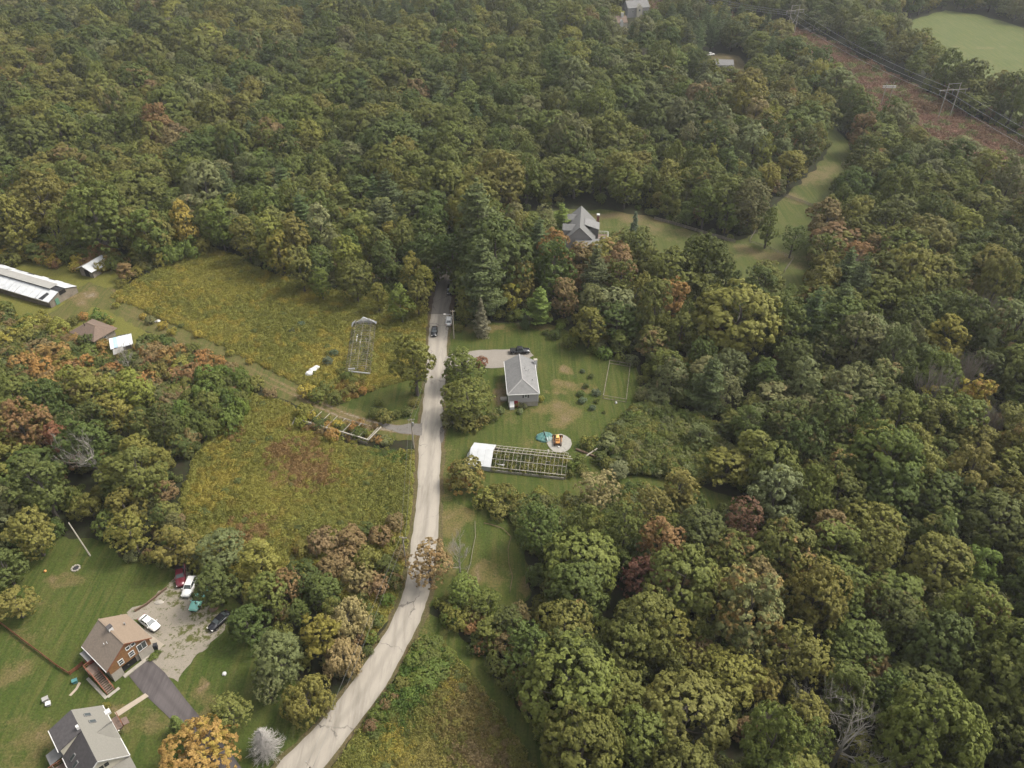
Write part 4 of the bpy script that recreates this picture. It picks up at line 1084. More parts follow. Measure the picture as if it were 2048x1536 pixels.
def fill(poly_px, gap, rmin, rmax):
    """photo points spread over a patch"""
    out = []; xs = [p[0] for p in poly_px]; ys = [p[1] for p in poly_px]
    y = min(ys); r = 0
    while y < max(ys):
        x = min(xs) + (r % 2) * gap / 2
        while x < max(xs):
            a, b = x + rnd.uniform(-.35, .35) * gap, y + rnd.uniform(-.3, .3) * gap
            if in_poly(np.array([a]), np.array([b]), poly_px)[0]: out.append((a, b, rnd.uniform(rmin, rmax)))
            x += gap
        y += gap * .62; r += 1
    return out
shrubs([(700, 1080, 30), (760, 1072, 26), (735, 1118, 32), (688, 1120, 30), (645, 1082, 28), (605, 1095, 26), (788, 1045, 20), (772, 1135, 26), (715, 1155, 28), (752, 1172, 24), (660, 1132, 26), (802, 1105, 16), (792, 1162, 18), (730, 1060, 20)], ('brown', 'brown', 'olive', 'deep'), 'between the lower meadow and the lane bend', turned=.3)
shrubs([(775, 1200, 20), (752, 1240, 20), (740, 1275, 18), (722, 1205, 22), (735, 1300, 14)], ('deep', 'bright', 'deep'), 'on the bank between tan willows and lane')
shrubs(fill([(360, 800), (400, 745), (455, 735), (500, 760), (495, 810), (460, 850), (400, 870), (350, 850)], 27, 17, 24), ('bright', 'bright', 'deep', 'green'), 'in the knotweed thicket beside the lower meadow', turned=0, hs=1.5)
shrubs(fill([(90, 690), (150, 712), (230, 738), (300, 700), (400, 705), (470, 745), (400, 760), (320, 770), (200, 780), (60, 760), (20, 700)], 34, 18, 26), ('olive', 'orange', 'rust', 'olive', 'brown', 'yellowgreen', 'dusty'), 'in the scrub behind the brown hipped roof', turned=.4, autumn='orange')
shrubs(fill([(-10, 598), (40, 615), (95, 635), (140, 668), (140, 690), (60, 690), (-10, 680)], 30, 16, 24), ('olive', 'green', 'yellowgreen', 'deep'), 'in the scrub below the long white shed', turned=.3, autumn='gold')
shrubs(fill([(-10, 480), (60, 490), (150, 500), (215, 500), (250, 520), (250, 548), (170, 548), (90, 530), (-10, 515)], 28, 14, 20), ('olive', 'green', 'yellowgreen', 'rust', 'green', 'gold'), 'in the thicket behind the long white shed', turned=.3, autumn='orange')
shrubs(fill([(235, 545), (270, 530), (290, 548), (260, 570), (235, 572)], 20, 10, 14), ('gold', 'olive', 'yellowgreen'), 'beside the small leaning shed', turned=.3, autumn='orange')
shrubs([(148, 640, 12), (165, 632, 12), (195, 630, 14), (218, 640, 10), (150, 680, 16), (205, 688, 11), (175, 702, 18), (222, 655, 8), (125, 665, 16), (275, 695, 12), (288, 704, 12), (205, 715, 12)], ('orange', 'green', 'bright', 'olive'), 'crowding the brown hipped roof', turned=.4, autumn='orange')
shrubs(fill([(270, 500), (300, 465), (350, 452), (400, 462), (405, 490), (350, 515), (290, 532)], 26, 15, 21), ('bright', 'bright', 'yellowgreen', 'green'), 'in the tall thicket above the goldenrod meadow', turned=0, hs=1.4)
shrub(930, 950, 42, 'olive', 'rounded and orange tipped beside the covered greenhouse end', .45, 'orange')
shrubs([(975, 1000, 24), (1008, 990, 26), (1042, 1005, 26), (1080, 990, 24), (1110, 1000, 22), (1000, 1018, 20)], ('yellowgreen', 'yellowgreen', 'olive'), 'along the lawn below the greenhouse frame', turned=.2, autumn='gold')
shrubs([(1032, 806, 8), (1050, 800, 9), (1068, 796, 9), (1082, 797, 7), (1040, 822, 8), (1048, 812, 7)], ('yellowgreen', 'pale'), 'against the near wall of the grey hip roofed house', turned=0)
shrubs([(900, 838, 18), (930, 845, 20), (962, 842, 18), (985, 830, 16), (912, 825, 16), (948, 830, 18), (1000, 822, 10)], ('olive', 'green', 'dusty'), 'under the broad tree beside the lane', turned=.2)
shrub(1180, 884, 18, 'olive', 'with yellow tips alone on the lawn by the fallen pole', .4, 'gold')
shrubs([(1165, 742, 6), (1182, 752, 7), (1172, 772, 7), (1162, 786, 7), (1164, 800, 8), (1192, 784, 8), (1194, 802, 7), (1185, 815, 6), (1208, 824, 5)], ('deep', 'blue'), 'dotted over the lawn beside the fenced plot', turned=0, hs=.9)
shrubs(fill([(1215, 850), (1260, 838), (1330, 840), (1400, 860), (1430, 905), (1400, 940), (1310, 932), (1240, 920), (1215, 890)], 30, 20, 27), ('dusty', 'green', 'green', 'deep'), 'in the vine covered mound beside the fallen pole', turned=.1, hs=.55)
shrubs([(606, 822, 16), (600, 845, 12), (622, 832, 12)], ('gold', 'yellowgreen'), 'at the end of the ruined greenhouse sill', turned=.2, autumn='yellowgreen', hs=1.3)
shrubs([(665, 868, 16), (655, 850, 14), (676, 852, 12)], ('gold', 'orange'), 'growing out of the middle of the ruined greenhouse', turned=.4, autumn='orange')
shrubs([(632, 852, 12), (645, 862, 11), (618, 856, 10), (690, 848, 12), (706, 852, 10), (735, 858, 10), (750, 852, 9), (720, 845, 10), (760, 880, 9)], ('rust', 'brown', 'rust', 'orange'), 'around the ruined greenhouse sill', turned=.3, autumn='orange')
shrubs([(718, 866, 9), (737, 866, 8), (716, 880, 7)], ('yellowgreen',), 'inside the open end of the ruined greenhouse', turned=0)
shrubs([(1000, 905, 6), (1012, 918, 7), (1030, 912, 7), (1022, 934, 7), (1040, 925, 8), (1052, 938, 7), (1060, 915, 7), (1075, 928, 8), (1088, 940, 7), (1092, 918, 7), (1105, 930, 7), (1120, 942, 7), (1008, 940, 5), (1128, 922, 8), (1115, 912, 6)], ('olive', 'green', 'deep', 'yellowgreen'), 'sprouting inside the bare greenhouse frame', turned=.1)
shrubs([(1148, 932, 14), (1160, 918, 12), (1165, 940, 16), (1200, 915, 14), (1215, 925, 13), (1228, 915, 10), (1140, 948, 12)], ('deep', 'green', 'green'), 'at the overgrown end of the greenhouse frame', turned=.1)
shrubs([(602, 648, 7), (585, 660, 6), (668, 705, 9), (655, 722, 9)], ('blue', 'blue'), 'alone among the goldenrod', turned=0)
shrubs([(695, 752, 14), (682, 742, 10), (706, 762, 11)], ('green', 'deep'), 'at the corner of the hooped greenhouse frame', turned=.1)
shrubs([(750, 826, 14), (770, 832, 15), (792, 828, 14), (812, 822, 14), (828, 806, 12), (756, 806, 10), (832, 780, 14), (836, 750, 12)], ('olive', 'green', 'deep'), 'on the grass corner between track and lane', turned=.1, autumn='gold')
shrubs([(612, 782, 16), (632, 790, 18), (650, 775, 14), (670, 795, 14), (690, 785, 13), (705, 775, 12), (725, 780, 10)], ('olive', 'green', 'gold'), 'along the track edge of the goldenrod meadow', turned=.3, autumn='orange')
shrub(396, 668, 10, 'gold', 'glowing alone at the track edge', 0)
shrubs([(300, 640, 10), (325, 650, 10), (345, 662, 9), (285, 632, 9), (240, 600, 8), (232, 610, 7), (460, 705, 8), (500, 722, 8)], ('yellowgreen', 'gold', 'dusty'), 'along the middle of the farm track', turned=.2, autumn='gold')
shrubs([(770, 1408, 16), (752, 1425, 14), (742, 1450, 13), (790, 1395, 12)], ('brown', 'bright'), 'between triangle field and lane', turned=.2)
shrubs(fill([(838, 1290), (880, 1282), (905, 1320), (880, 1360), (820, 1390), (800, 1370)], 26, 14, 19), ('bright', 'bright', 'green'), 'in the green top of the triangle field', turned=0, hs=.7)
shrubs([(905, 1232, 20), (940, 1255, 24), (975, 1290, 24), (1000, 1325, 26), (1035, 1360, 24), (1060, 1400, 26), (1090, 1450, 26), (1115, 1500, 24), (885, 1205, 18), (955, 1230, 22), (990, 1262, 24)], ('olive', 'green', 'deep', 'rust'), 'along the wood edge of the mown grass strip', turned=.3)
shrubs([(1092, 664, 8), (1110, 668, 14), (1140, 680, 16), (1165, 668, 14), (1185, 700, 14), (1210, 705, 14), (1240, 715, 13), (1120, 652, 12), (1200, 690, 16), (1285, 760, 14), (1290, 790, 16), (1285, 820, 16), (1270, 838, 16), (1300, 740, 16), (1265, 720, 12)], ('green', 'deep', 'bright', 'dusty'), 'at the wood edge behind the grey house lawn', turned=.1)
shrubs([(200, 1420, 9), (212, 1412, 8), (190, 1428, 8), (205, 1440, 7)], ('gold', 'yellowgreen'), 'against the end wall of the cream house', turned=.2)
shrubs([(236, 1450, 6), (228, 1462, 6), (240, 1465, 6), (233, 1442, 5)], ('deep', 'olive'), 'in the curved flower bed of the cream house', turned=0, hs=.6)
shrubs([(308, 1312, 7), (318, 1305, 7), (300, 1318, 6)], ('bright',), 'in the clipped hedge below the brown house', turned=0, hs=.7)
# ------------------------------------------------------------------ building materials
WHITE = plain('white_paint', (0.62, 0.61, 0.585), 0.6, 0.06, 2.0)
CREAM = plain('cream_siding', (0.54, 0.5, 0.4), 0.75, 0.06, 1.2)
CEDAR = plain('cedar_siding', (0.21, 0.108, 0.045), 0.75, 0.3, 2.2)
TANROOF = plain('tan_shingle', (0.235, 0.178, 0.127), 0.9, 0.13, 4.0, dirt=(0.2, 0.152, 0.112))
BROWNROOF = plain('brown_shingle', (0.155, 0.11, 0.082), 0.9, 0.18, 2.5, dirt=(0.12, 0.09, 0.066))
GREYROOF = plain('grey_shingle', (0.19, 0.187, 0.18), 0.9, 0.12, 1.4, dirt=(0.145, 0.142, 0.138))
DARKROOF = plain('dark_shingle', (0.075, 0.068, 0.068), 0.85, 0.2, 2.0)  # dark trim, and the shade painted on the cream house slopes
SAGEROOF = plain('sage_shingle', (0.2, 0.19, 0.162), 0.9, 0.1, 5.0)
CONCRETE = plain('concrete', (0.34, 0.31, 0.26), 0.9, 0.15, 2.0, dirt=(0.25, 0.22, 0.18))
LILAC = plain('lilac_siding', (0.40, 0.38, 0.375), 0.7, 0.05, 1.0)
GLASS = plain('window_glass', (0.05, 0.06, 0.06), 0.12, 0.1, 1.0, spec=0.6)
DARK = plain('dark_gap', (0.012, 0.011, 0.010), 0.9, 0.2, 1.0)
REDWOOD = plain('redwood_stain', (0.20, 0.075, 0.04), 0.75, 0.25, 2.0)
DECKWOOD = plain('deck_boards', (0.17, 0.12, 0.095), 0.85, 0.2, 2.5)
OLDWOOD = plain('weathered_wood', (0.23, 0.20, 0.16), 0.9, 0.25, 2.5)
PALEWOOD = plain('pale_frame_wood', (0.36, 0.33, 0.27), 0.85, 0.2, 2.0)
POLEWOOD = plain('pole_wood', (0.30, 0.26, 0.21), 0.9, 0.2, 1.5)
LOGWOOD = plain('brown_log', (0.15, 0.10, 0.065), 0.9, 0.25, 1.5)
PLASTIC = plain('greenhouse_plastic', (0.52, 0.53, 0.53), 0.45, 0.07, 0.8, dirt=(0.4, 0.41, 0.4))
TIN = plain('white_tin', (0.60, 0.61, 0.61), 0.5, 0.1, 0.7, dirt=(0.42, 0.44, 0.46))
GREYTIN = plain('grey_tin', (0.32, 0.31, 0.285), 0.6, 0.12, 0.6)
BLACKSHEET = plain('black_sheeting', (0.03, 0.03, 0.033), 0.6, 0.25, 1.0)
BRICK = plain('chimney_brick', (0.25, 0.11, 0.075), 0.9, 0.2, 5.0)
WIREM = plain('wire', (0.20, 0.20, 0.19), 0.6, 0.1, 1.0, metal=0.3)
CABLE = plain('conductor', (0.42, 0.43, 0.43), 0.5, 0.1, 1.0, metal=0.4)
RUBBER = plain('rubber', (0.018, 0.018, 0.018), 0.85, 0.2, 3.0)
STEEL = plain('steel', (0.45, 0.45, 0.45), 0.4, 0.1, 2.0, metal=0.7)
LENS = plain('lamp_lens', (0.75, 0.72, 0.66), 0.2, 0.05, 2.0, spec=0.6)
REDLENS = plain('red_lens', (0.30, 0.02, 0.015), 0.3, 0.1, 2.0)
V = Vector

def window(par, p, n, w, h, frame=WHITE, bars=(1, 0), depth=0.09):
    """window in a wall: white frame with its glass; p centre on the wall, n outward (local)"""
    p, n = V(p), V(n).normalized(); u = V((0, 0, 1)).cross(n).normalized(); up = n.cross(u)
    def bx(mb, a, b, ww, hh, d0, d1):
        c = p + u * a + up * b
        mb.prism([c + u * i * ww / 2 + up * j * hh / 2 + n * d0 for i, j in ((-1, -1), (1, -1), (1, 1), (-1, 1))], n * (d1 - d0))
    m = MB(); t = 0.11
    bx(m, 0, h / 2 - t / 2, w, t, -.02, depth); bx(m, 0, -h / 2 + t / 2, w, t, -.02, depth)
    bx(m, -w / 2 + t / 2, 0, t, h - 2 * t, -.02, depth); bx(m, w / 2 - t / 2, 0, t, h - 2 * t, -.02, depth)
    for k in range(bars[0]): bx(m, -w / 2 + w * (k + 1) / (bars[0] + 1), 0, .06, h - 2 * t, -.02, depth * .8)
    for k in range(bars[1]): bx(m, 0, -h / 2 + h * (k + 1) / (bars[1] + 1), w - 2 * t, .06, -.02, depth * .75)
    f = m.build('window', frame, par)
    g = MB(); bx(g, 0, 0, w - t, h - t, -.03, .03); g.build('pane', GLASS, f)
    return f

def slab(par, name, pts, t, mat):
    """roof plane: the outline extruded downward"""
    return MB().prism([V(p) for p in pts], (0, 0, -t)).build(name, mat, par)

def railing(par, pts, h, mat, name='railing', gap=1.1):
    m = MB()
    for a, b in zip(pts[:-1], pts[1:]):
        a, b = V(a), V(b); k = max(1, round((b - a).length / gap))
        for i in range(k + 1): q = a.lerp(b, i / k); m.bar(q, q + V((0, 0, h)), .09)
        m.bar(a + V((0, 0, h + .045)), b + V((0, 0, h + .045)), .13, .07); m.bar(a + V((0, 0, h * .5)), b + V((0, 0, h * .5)), .05, .08)
    return m.build(name, mat, par)

# ------------------------------------------------------------------ brown house with cedar gable
H1 = empty('brown_house', (-70.4, 82.2, 0), math.atan2(-.612, .791), 'cedar gabled brown house with tan roof beside the gravel yard', 'house')
hl, hw, ez, rz_ = 3.8, 3.92, 4.1, 7.0
MB().box((-0.3, 0, 1.15), (2 * hl - .6, 2 * hw - .02, 2.3)).build('foundation', CONCRETE, H1)
MB().prism([(hl, -hw, 2.3), (hl, hw, 2.3), (hl, hw, ez), (hl, 0, rz_), (hl, -hw, ez)], (-2 * hl, 0, 0)).build('wall', CEDAR, H1)
sl = (rz_ - ez) / hw; o_ = .38
slab(H1, 'roof', [(-hl - .35, 0, rz_ + .2), (hl + .35, 0, rz_ + .2), (hl + .35, hw + o_, ez - sl * o_ + .2), (-hl - .35, hw + o_, ez - sl * o_ + .2)], .16, TANROOF)
slab(H1, 'roof', [(-hl - .35, 0, rz_ + .203), (hl + .35, 0, rz_ + .203), (hl + .35, -hw - o_, ez - sl * o_ + .2), (-hl - .35, -hw - o_, ez - sl * o_ + .2)], .16, plain('brown_tan_shingle', (0.205, 0.165, 0.13), 0.9, 0.15, 3.0, dirt=(0.17, 0.135, 0.105)))  # slope turned from the sun: its shade is put into the tan colour
MB().bar((-hl - .36, 0, rz_ + .22), (hl + .36, 0, rz_ + .22), .3, .05).build('ridge_cap', TANROOF, H1)
m = MB(); m.bar((hl + .37, hw + o_, ez - sl * o_ + .11), (hl + .37, 0, rz_ + .11), .05, .2); m.bar((hl + .37, -hw - o_, ez - sl * o_ + .11), (hl + .37, 0, rz_ + .11), .05, .2); m.build('rake_board', REDWOOD, H1)
MB().bar((-hl - .3, -hw - o_ - .06, ez - sl * o_ + .08), (hl + .3, -hw - o_ - .06, ez - sl * o_ + .08), .12, .12).build('gutter', WHITE, H1)
MB().bar((-hl - .3, hw + o_ + .06, ez - sl * o_ + .08), (hl + .3, hw + o_ + .06, ez - sl * o_ + .08), .12, .12).build('gutter', OLDWOOD, H1)
window(H1, (hl, -1.65, 3.45), (1, 0, 0), .95, 1.25, bars=(0, 1)); window(H1, (hl, .4, 3.5), (1, 0, 0), 1.0, 1.25, bars=(0, 1))
window(H1, (hl, .25, 5.35), (1, 0, 0), .8, .85, bars=(0, 0)); window(H1, (hl, 1.2, 5.35), (1, 0, 0), .8, .85, bars=(0, 0))
window(H1, (hl, 2.35, 3.45), (1, 0, 0), 1.75, 1.8, bars=(1, 0))
g = MB().box((hl - .62, -.7, 1.05), (.1, 3.0, 2.1)).build('garage_door', DARK, H1); MB().box((hl - .55, -.7, .9), (.06, .3, .06)).build('handle', STEEL, g)  # near-black panel puts the shade inside the garage opening into colour
m = MB(); m.box((hl - .3, -2.9, 1.15), (.5, 1.9, 2.3)); m.build('foundation_wall', CONCRETE, H1); MB().box((hl - .3, 2.6, 1.15), (.5, 2.5, 2.3)).build('foundation_wall', CONCRETE, H1)
MB().box((hl + .35, .3, .12), (.7, 5.4, .24)).build('doorstep', CONCRETE, H1)
c = MB().box((-.5, .12, 7.25), (.75, .75, 1.3)).build('chimney', WHITE, H1); MB().box((-.5, .12, 7.96), (.9, .9, .12)).build('chimney_cap', DARKROOF, c)
for q in ((.5, -2.0, 5.95), (.9, -1.6, 6.2)): MB().tube([q, (q[0], q[1], q[2] + .45)], .07, 8).build('vent_pipe', WHITE, H1)
MB().tube([(-1.0, 2.6, 5.1), (-1.0, 2.6, 5.85)], .14, 8).build('vent_pipe', STEEL, H1)
# bay and decks along the left wall
MB().box((-2.4, -hw - .55, 1.45), (2.6, 1.1, 2.9)).build('bay', plain('red_bay', (0.2, 0.03, 0.03), .7), H1); MB().box((-2.4, -hw - .6, 3.0), (2.9, 1.3, .14)).build('bay_roof', GREYROOF, H1)
MB().box((.2, -hw - 1.15, 2.2), (2.2, 2.1, .16)).build('deck', DECKWOOD, H1)
m = MB(); [m.bar((x, y, 0), (x, y, 2.15), .12) for x in (-.8, 1.2) for y in (-hw - 2.1, -hw - .4)]; m.build('deck_post', REDWOOD, H1)
railing(H1, [(-.88, -hw - .3, 2.28), (-.88, -hw - 2.15, 2.28), (1.28, -hw - 2.15, 2.28)], .95, REDWOOD)
st = MB(); st.prism([(1.3, -hw - 2.1, 2.1), (5.1, -hw - 2.1, .05), (5.1, -hw - 2.1, -.02), (1.3, -hw - 2.1, 1.8)], (0, .08, 0)); st.prism([(1.3, -hw - .75, 2.1), (5.1, -hw - .75, .05), (5.1, -hw - .75, -.02), (1.3, -hw - .75, 1.8)], (0, .08, 0))
st = st.build('staircase', REDWOOD, H1)
for k in range(11): MB().box((1.45 + k * .34, -hw - 1.39, 2.1 - k * .192), (.30, 1.25, .05)).build('tread', DECKWOOD, st)
for yy_ in (-hw - 2.1, -hw - .72): railing(H1, [(1.3, yy_, 2.2), (5.1, yy_, .1)], .9, REDWOOD, 'stair_rail', .95)
m = MB(); m.box((2.4, -hw - 2.55, .06), (6.2, .5, .12)); m.box((5.45, -hw - 1.2, .06), (.55, 2.2, .12)); m.build('concrete_edging', CONCRETE, H1)
MB().box((-hl - .9, 2.2, 2.2), (1.7, 3.4, .16)).build('back_deck', DECKWOOD, H1); railing(H1, [(-hl, .6, 2.28), (-hl - 1.7, .6, 2.28), (-hl - 1.7, 3.8, 2.28), (-hl, 3.8, 2.28)], .9, OLDWOOD)
MB().box((-hl - 1.0, 2.6, 2.55), (.9, 1.9, .5)).build('deck_box', WHITE, H1)

# ------------------------------------------------------------------ cream house with sage roof
H2 = empty('cream_house', (-67.3, 63.6, 0), math.atan2(-8.0, 7.4), 'cream house with sage roof, one side painted in shade, below the brown house', 'house')
L2, W2, e2, r2 = 5.45, 3.6, 3.5, 6.5
MB().prism([(L2, -W2, 0), (L2, W2, 0), (L2, W2, e2), (L2, 0, r2 - .02), (L2, -W2, e2)], (-2 * L2, 0, 0)).build('wall', CREAM, H2)
s2 = (r2 - e2) / W2
slab(H2, 'roof', [(-L2 - .3, 0, r2 + .16), (L2 + .3, 0, r2 + .16), (L2 + .3, W2 + .35, e2 - s2 * .35 + .16), (-L2 - .3, W2 + .35, e2 - s2 * .35 + .16)], .14, SAGEROOF)
slab(H2, 'roof', [(-1.2, 0, r2 + .163), (L2 + .3, 0, r2 + .163), (L2 + .3, -W2 - .35, e2 - s2 * .35 + .16), (-1.2, -W2 - .35, e2 - s2 * .35 + .16)], .14, DARKROOF)  # unlit side of the sage roof, its shade painted as near-black shingle
slab(H2, 'dormer_roof', [(-L2 - .3, 0, r2 + .17), (-1.0, 0, r2 + .17), (-1.0, -W2 - .35, 5.2), (-L2 - .3, -W2 - .35, 5.2)], .14, DARKROOF)  # same painted shade on the dormer slope
MB().prism([(-1.15, 0, r2), (-1.15, -W2 - .1, 5.1), (-1.15, -W2 - .1, e2 - .1)], (-4.3, 0, 0)).build('dormer_wall', CREAM, H2)
for (a, b) in (((-L2 - .3, -W2 - .41, 5.13), (-1.0, -W2 - .41, 5.13)), ((-1.0, -W2 - .41, 3.3), (L2 + .3, -W2 - .41, 3.3)), ((-L2 - .3, W2 + .41, 3.3), (L2 + .3, W2 + .41, 3.3))): MB().bar(a, b, .12, .12).build('gutter', WHITE, H2)
m = MB(); m.bar((L2 + .32, W2 + .35, e2 - s2 * .35 + .08), (L2 + .32, 0, r2 + .08), .05, .2); m.bar((L2 + .32, -W2 - .35, e2 - s2 * .35 + .08), (L2 + .32, 0, r2 + .08), .05, .2); m.build('rake_board', WHITE, H2)
# cross gable on the sage slope
d = MB(); d.prism([(W2 + .15, -1.75), (W2 + .15, 1.75), (W2 + .15, 0)][:0] or [(-1.75, W2 + .12, 3.3), (1.75, W2 + .12, 3.3), (0, W2 + .12, 5.15)], (0, -2.6, 0)); d.build('gable_wall', CREAM, H2)
for sgn in (-1, 1): slab(H2, 'gable_roof', [(0, .75, 5.42), (0, W2 + .45, 5.42), (sgn * 2.05, W2 + .45, 3.28), (sgn * 2.05, 2.95, 3.6)], .12, SAGEROOF)
window(H2, (0, W2 + .12, 4.0), (0, 1, 0), .7, .9, bars=(0, 1)); window(H2, (2.9, W2, 2.2), (0, 1, 0), 1.1, 1.2, bars=(1, 0))
for yy_ in (-.8, 0, .8): window(H2, (L2, yy_, 4.4), (1, 0, 0), .6, .75, frame=DARK, bars=(0, 0))
def skylight(par, x, y, zf, dx, dy, tilt, sg):
    c = V((x, y, zf)); u = V((1, 0, 0)); v = V((0, sg, -tilt)).normalized(); n = u.cross(v); n = n if n.z > 0 else -n
    f = MB().prism([c + u * i * dx / 2 + v * j * dy / 2 for i, j in ((-1, -1), (1, -1), (1, 1), (-1, 1))], n * .16).build('skylight', GREYROOF, par)
    MB().prism([c + n * .14 + u * i * dx * .4 + v * j * dy * .42 for i, j in ((-1, -1), (1, -1), (1, 1), (-1, 1))], n * .05).build('pane', GLASS, f)
skylight(H2, -4.1, 1.55, r2 + .16 - s2 * 1.55, .6, 1.1, s2, 1); skylight(H2, -2.5, 1.75, r2 + .16 - s2 * 1.75, .6, 1.1, s2, 1)
skylight(H2, .9, -2.6, r2 + .16 - s2 * 2.6, .55, 1.2, s2, -1); skylight(H2, 2.3, -2.7, r2 + .16 - s2 * 2.7, .55, 1.2, s2, -1)
c = MB().box((-1.75, -.25, 6.95), (.5, .4, .7)).build('chimney', WHITE, H2)
MB().box((-3.9, W2 + .55, 3.4), (.85, .85, .5)).build('porch_roof', WHITE, H2)
MB().box((-3.3, W2 + .75, .35), (2.6, 1.5, .16)).build('entry_deck', DECKWOOD, H2); railing(H2, [(-4.6, W2 + 1.5, .43), (-2.0, W2 + 1.5, .43)], .9, REDWOOD)
for k in range(3): MB().box((-2.9, W2 + 1.75 + k * .3, .3 - k * .11), (1.5, .3, .06)).build('step', DECKWOOD, H2)
slab(H2, 'porch_roof', [(L2 + .05, .4, 3.0), (L2 + .05, W2 + .35, 3.0), (L2 + 3.0, W2 + .35, 2.5), (L2 + 3.0, .4, 2.5)], .14, SAGEROOF)
MB().box((.2, -W2 - 1.4, 1.4), (3.6, 2.6, .18)).build('side_deck', DECKWOOD, H2); railing(H2, [(-1.6, -W2 - .15, 1.49), (-1.6, -W2 - 2.7, 1.49), (2.0, -W2 - 2.7, 1.49), (2.0, -W2 - .15, 1.49)], .9, REDWOOD)
slab(H2, 'side_porch_roof', [(-3.9, -W2 - .1, 3.0), (-1.7, -W2 - .1, 3.0), (-1.7, -W2 - 2.3, 2.5), (-3.9, -W2 - 2.3, 2.5)], .12, GREYROOF)
m = MB(); [m.bar((x, -W2 - 2.1, 0), (x, -W2 - 2.1, 2.45), .12) for x in (-3.8, -1.8)]; m.build('porch_post', WHITE, H2)
MB().box((-L2 - .8, 1.3, .15), (1.6, 4.2, .3)).build('patio', CONCRETE, H2)

# ------------------------------------------------------------------ grey hip roofed house
H3 = empty('grey_house', (2.4, 160.4, 0), math.atan2(-14.3, .95), 'grey hip roofed house with lilac walls beside the gravel driveway', 'house')
L3, W3, e3, r3_ = 7.15, 4.0, 4.2, 6.4
MB().box((0, 0, .75), (2 * L3 - .55, 2 * W3 - .55, 1.5)).build('foundation', CONCRETE, H3)
MB().prism([(L3 - .25, -W3 + .25, 1.5), (L3 - .25, W3 - .25, 1.5), (L3 - .25, W3 - .25, e3 - .02), (L3 - .25, -W3 + .25, e3 - .02)], (-2 * L3 + .5, 0, 0)).build('wall', LILAC, H3)
MB().prism([(-L3 + .3, -W3 + .25, e3), (-L3 + .3, W3 - .25, e3), (-L3 + .3, 0, r3_ - .05)], (.3, 0, 0)).build('gable_wall', LILAC, H3)
hp = L3 - 3.5
slab(H3, 'roof', [(-L3, 0, r3_), (hp, 0, r3_), (L3, -W3, e3), (-L3, -W3, e3)], .14, GREYROOF)
slab(H3, 'roof', [(-L3, 0, r3_), (hp, 0, r3_), (L3, W3, e3), (-L3, W3, e3)], .14, GREYROOF)
slab(H3, 'roof', [(hp, 0, r3_), (L3, W3, e3), (L3, -W3, e3)], .14, GREYROOF)
for a, b in (((-L3, 0, r3_ + .02), (hp, 0, r3_ + .02)), ((hp, 0, r3_ + .02), (L3, W3, e3 + .02)), ((hp, 0, r3_ + .02), (L3, -W3, e3 + .02))): MB().bar(a, b, .3, .05).build('ridge_cap', plain('ridge_shingle', (0.31, 0.30, 0.285), .9), H3)
for a, b in (((L3 + .06, -W3, e3 - .1), (L3 + .06, W3, e3 - .1)), ((-L3, -W3 - .06, e3 - .1), (L3, -W3 - .06, e3 - .1)), ((-L3, W3 + .06, e3 - .1), (L3, W3 + .06, e3 - .1))): MB().bar(a, b, .12, .16).build('gutter', WHITE, H3)
m = MB(); [m.bar((L3 - .24, y, 1.5), (L3 - .24, y, e3 - .15), .16) for y in (-W3 + .27, W3 - .27)]; m.build('corner_board', WHITE, H3)
window(H3, (L3 - .25, .6, 3.35), (1, 0, 0), .75, 1.0, bars=(0, 1))
for y in (-.05, 1.25): MB().box((L3 - .2, y, 3.35), (.06, .32, 1.05)).build('shutter', DARKROOF, H3)
dd_ = MB().box((L3 - .22, -1.85, 1.0), (.1, .95, 1.95)).build('door', plain('red_door', (0.28, 0.035, 0.04), .5), H3); MB().box((L3 - .14, -1.5, 1.0), (.08, .05, .12)).build('handle', STEEL, dd_)
MB().prism([(L3 - .2, -3.5, 0), (L3 + .95, -3.5, 0), (L3 + .95, -3.5, .9), (L3 - .2, -3.5, 1.9)], (0, 1.15, 0)).build('bulkhead', WHITE, H3)
c = MB().box((-5.6, W3 + .15, 2.75), (.75, .8, 5.5)).build('chimney', WHITE, H3); MB().box((-5.6, W3 + .15, 5.53), (.9, .95, .08)).build('chimney_cap', CONCRETE, c)
for q in ((-.6, 1.3), (-1.3, 1.0), (-1.1, 1.9), (2.6, 2.6)): MB().tube([(q[0], q[1], r3_ - q[1] * .55), (q[0], q[1], r3_ - q[1] * .55 + .4)], .08, 6).build('vent_pipe', STEEL, H3)
for x in (-4.5, -1.5, 2.0, 4.8): window(H3, (x, -W3 + .25, 2.9), (0, -1, 0), .9, 1.2, bars=(0, 1)); window(H3, (x, W3 - .25, 2.9), (0, 1, 0), .9, 1.2, bars=(0, 1))
MB().box((3.9, -W3 - .8, .3), (1.2, 1.6, .6)).build('front_step', CONCRETE, H3)

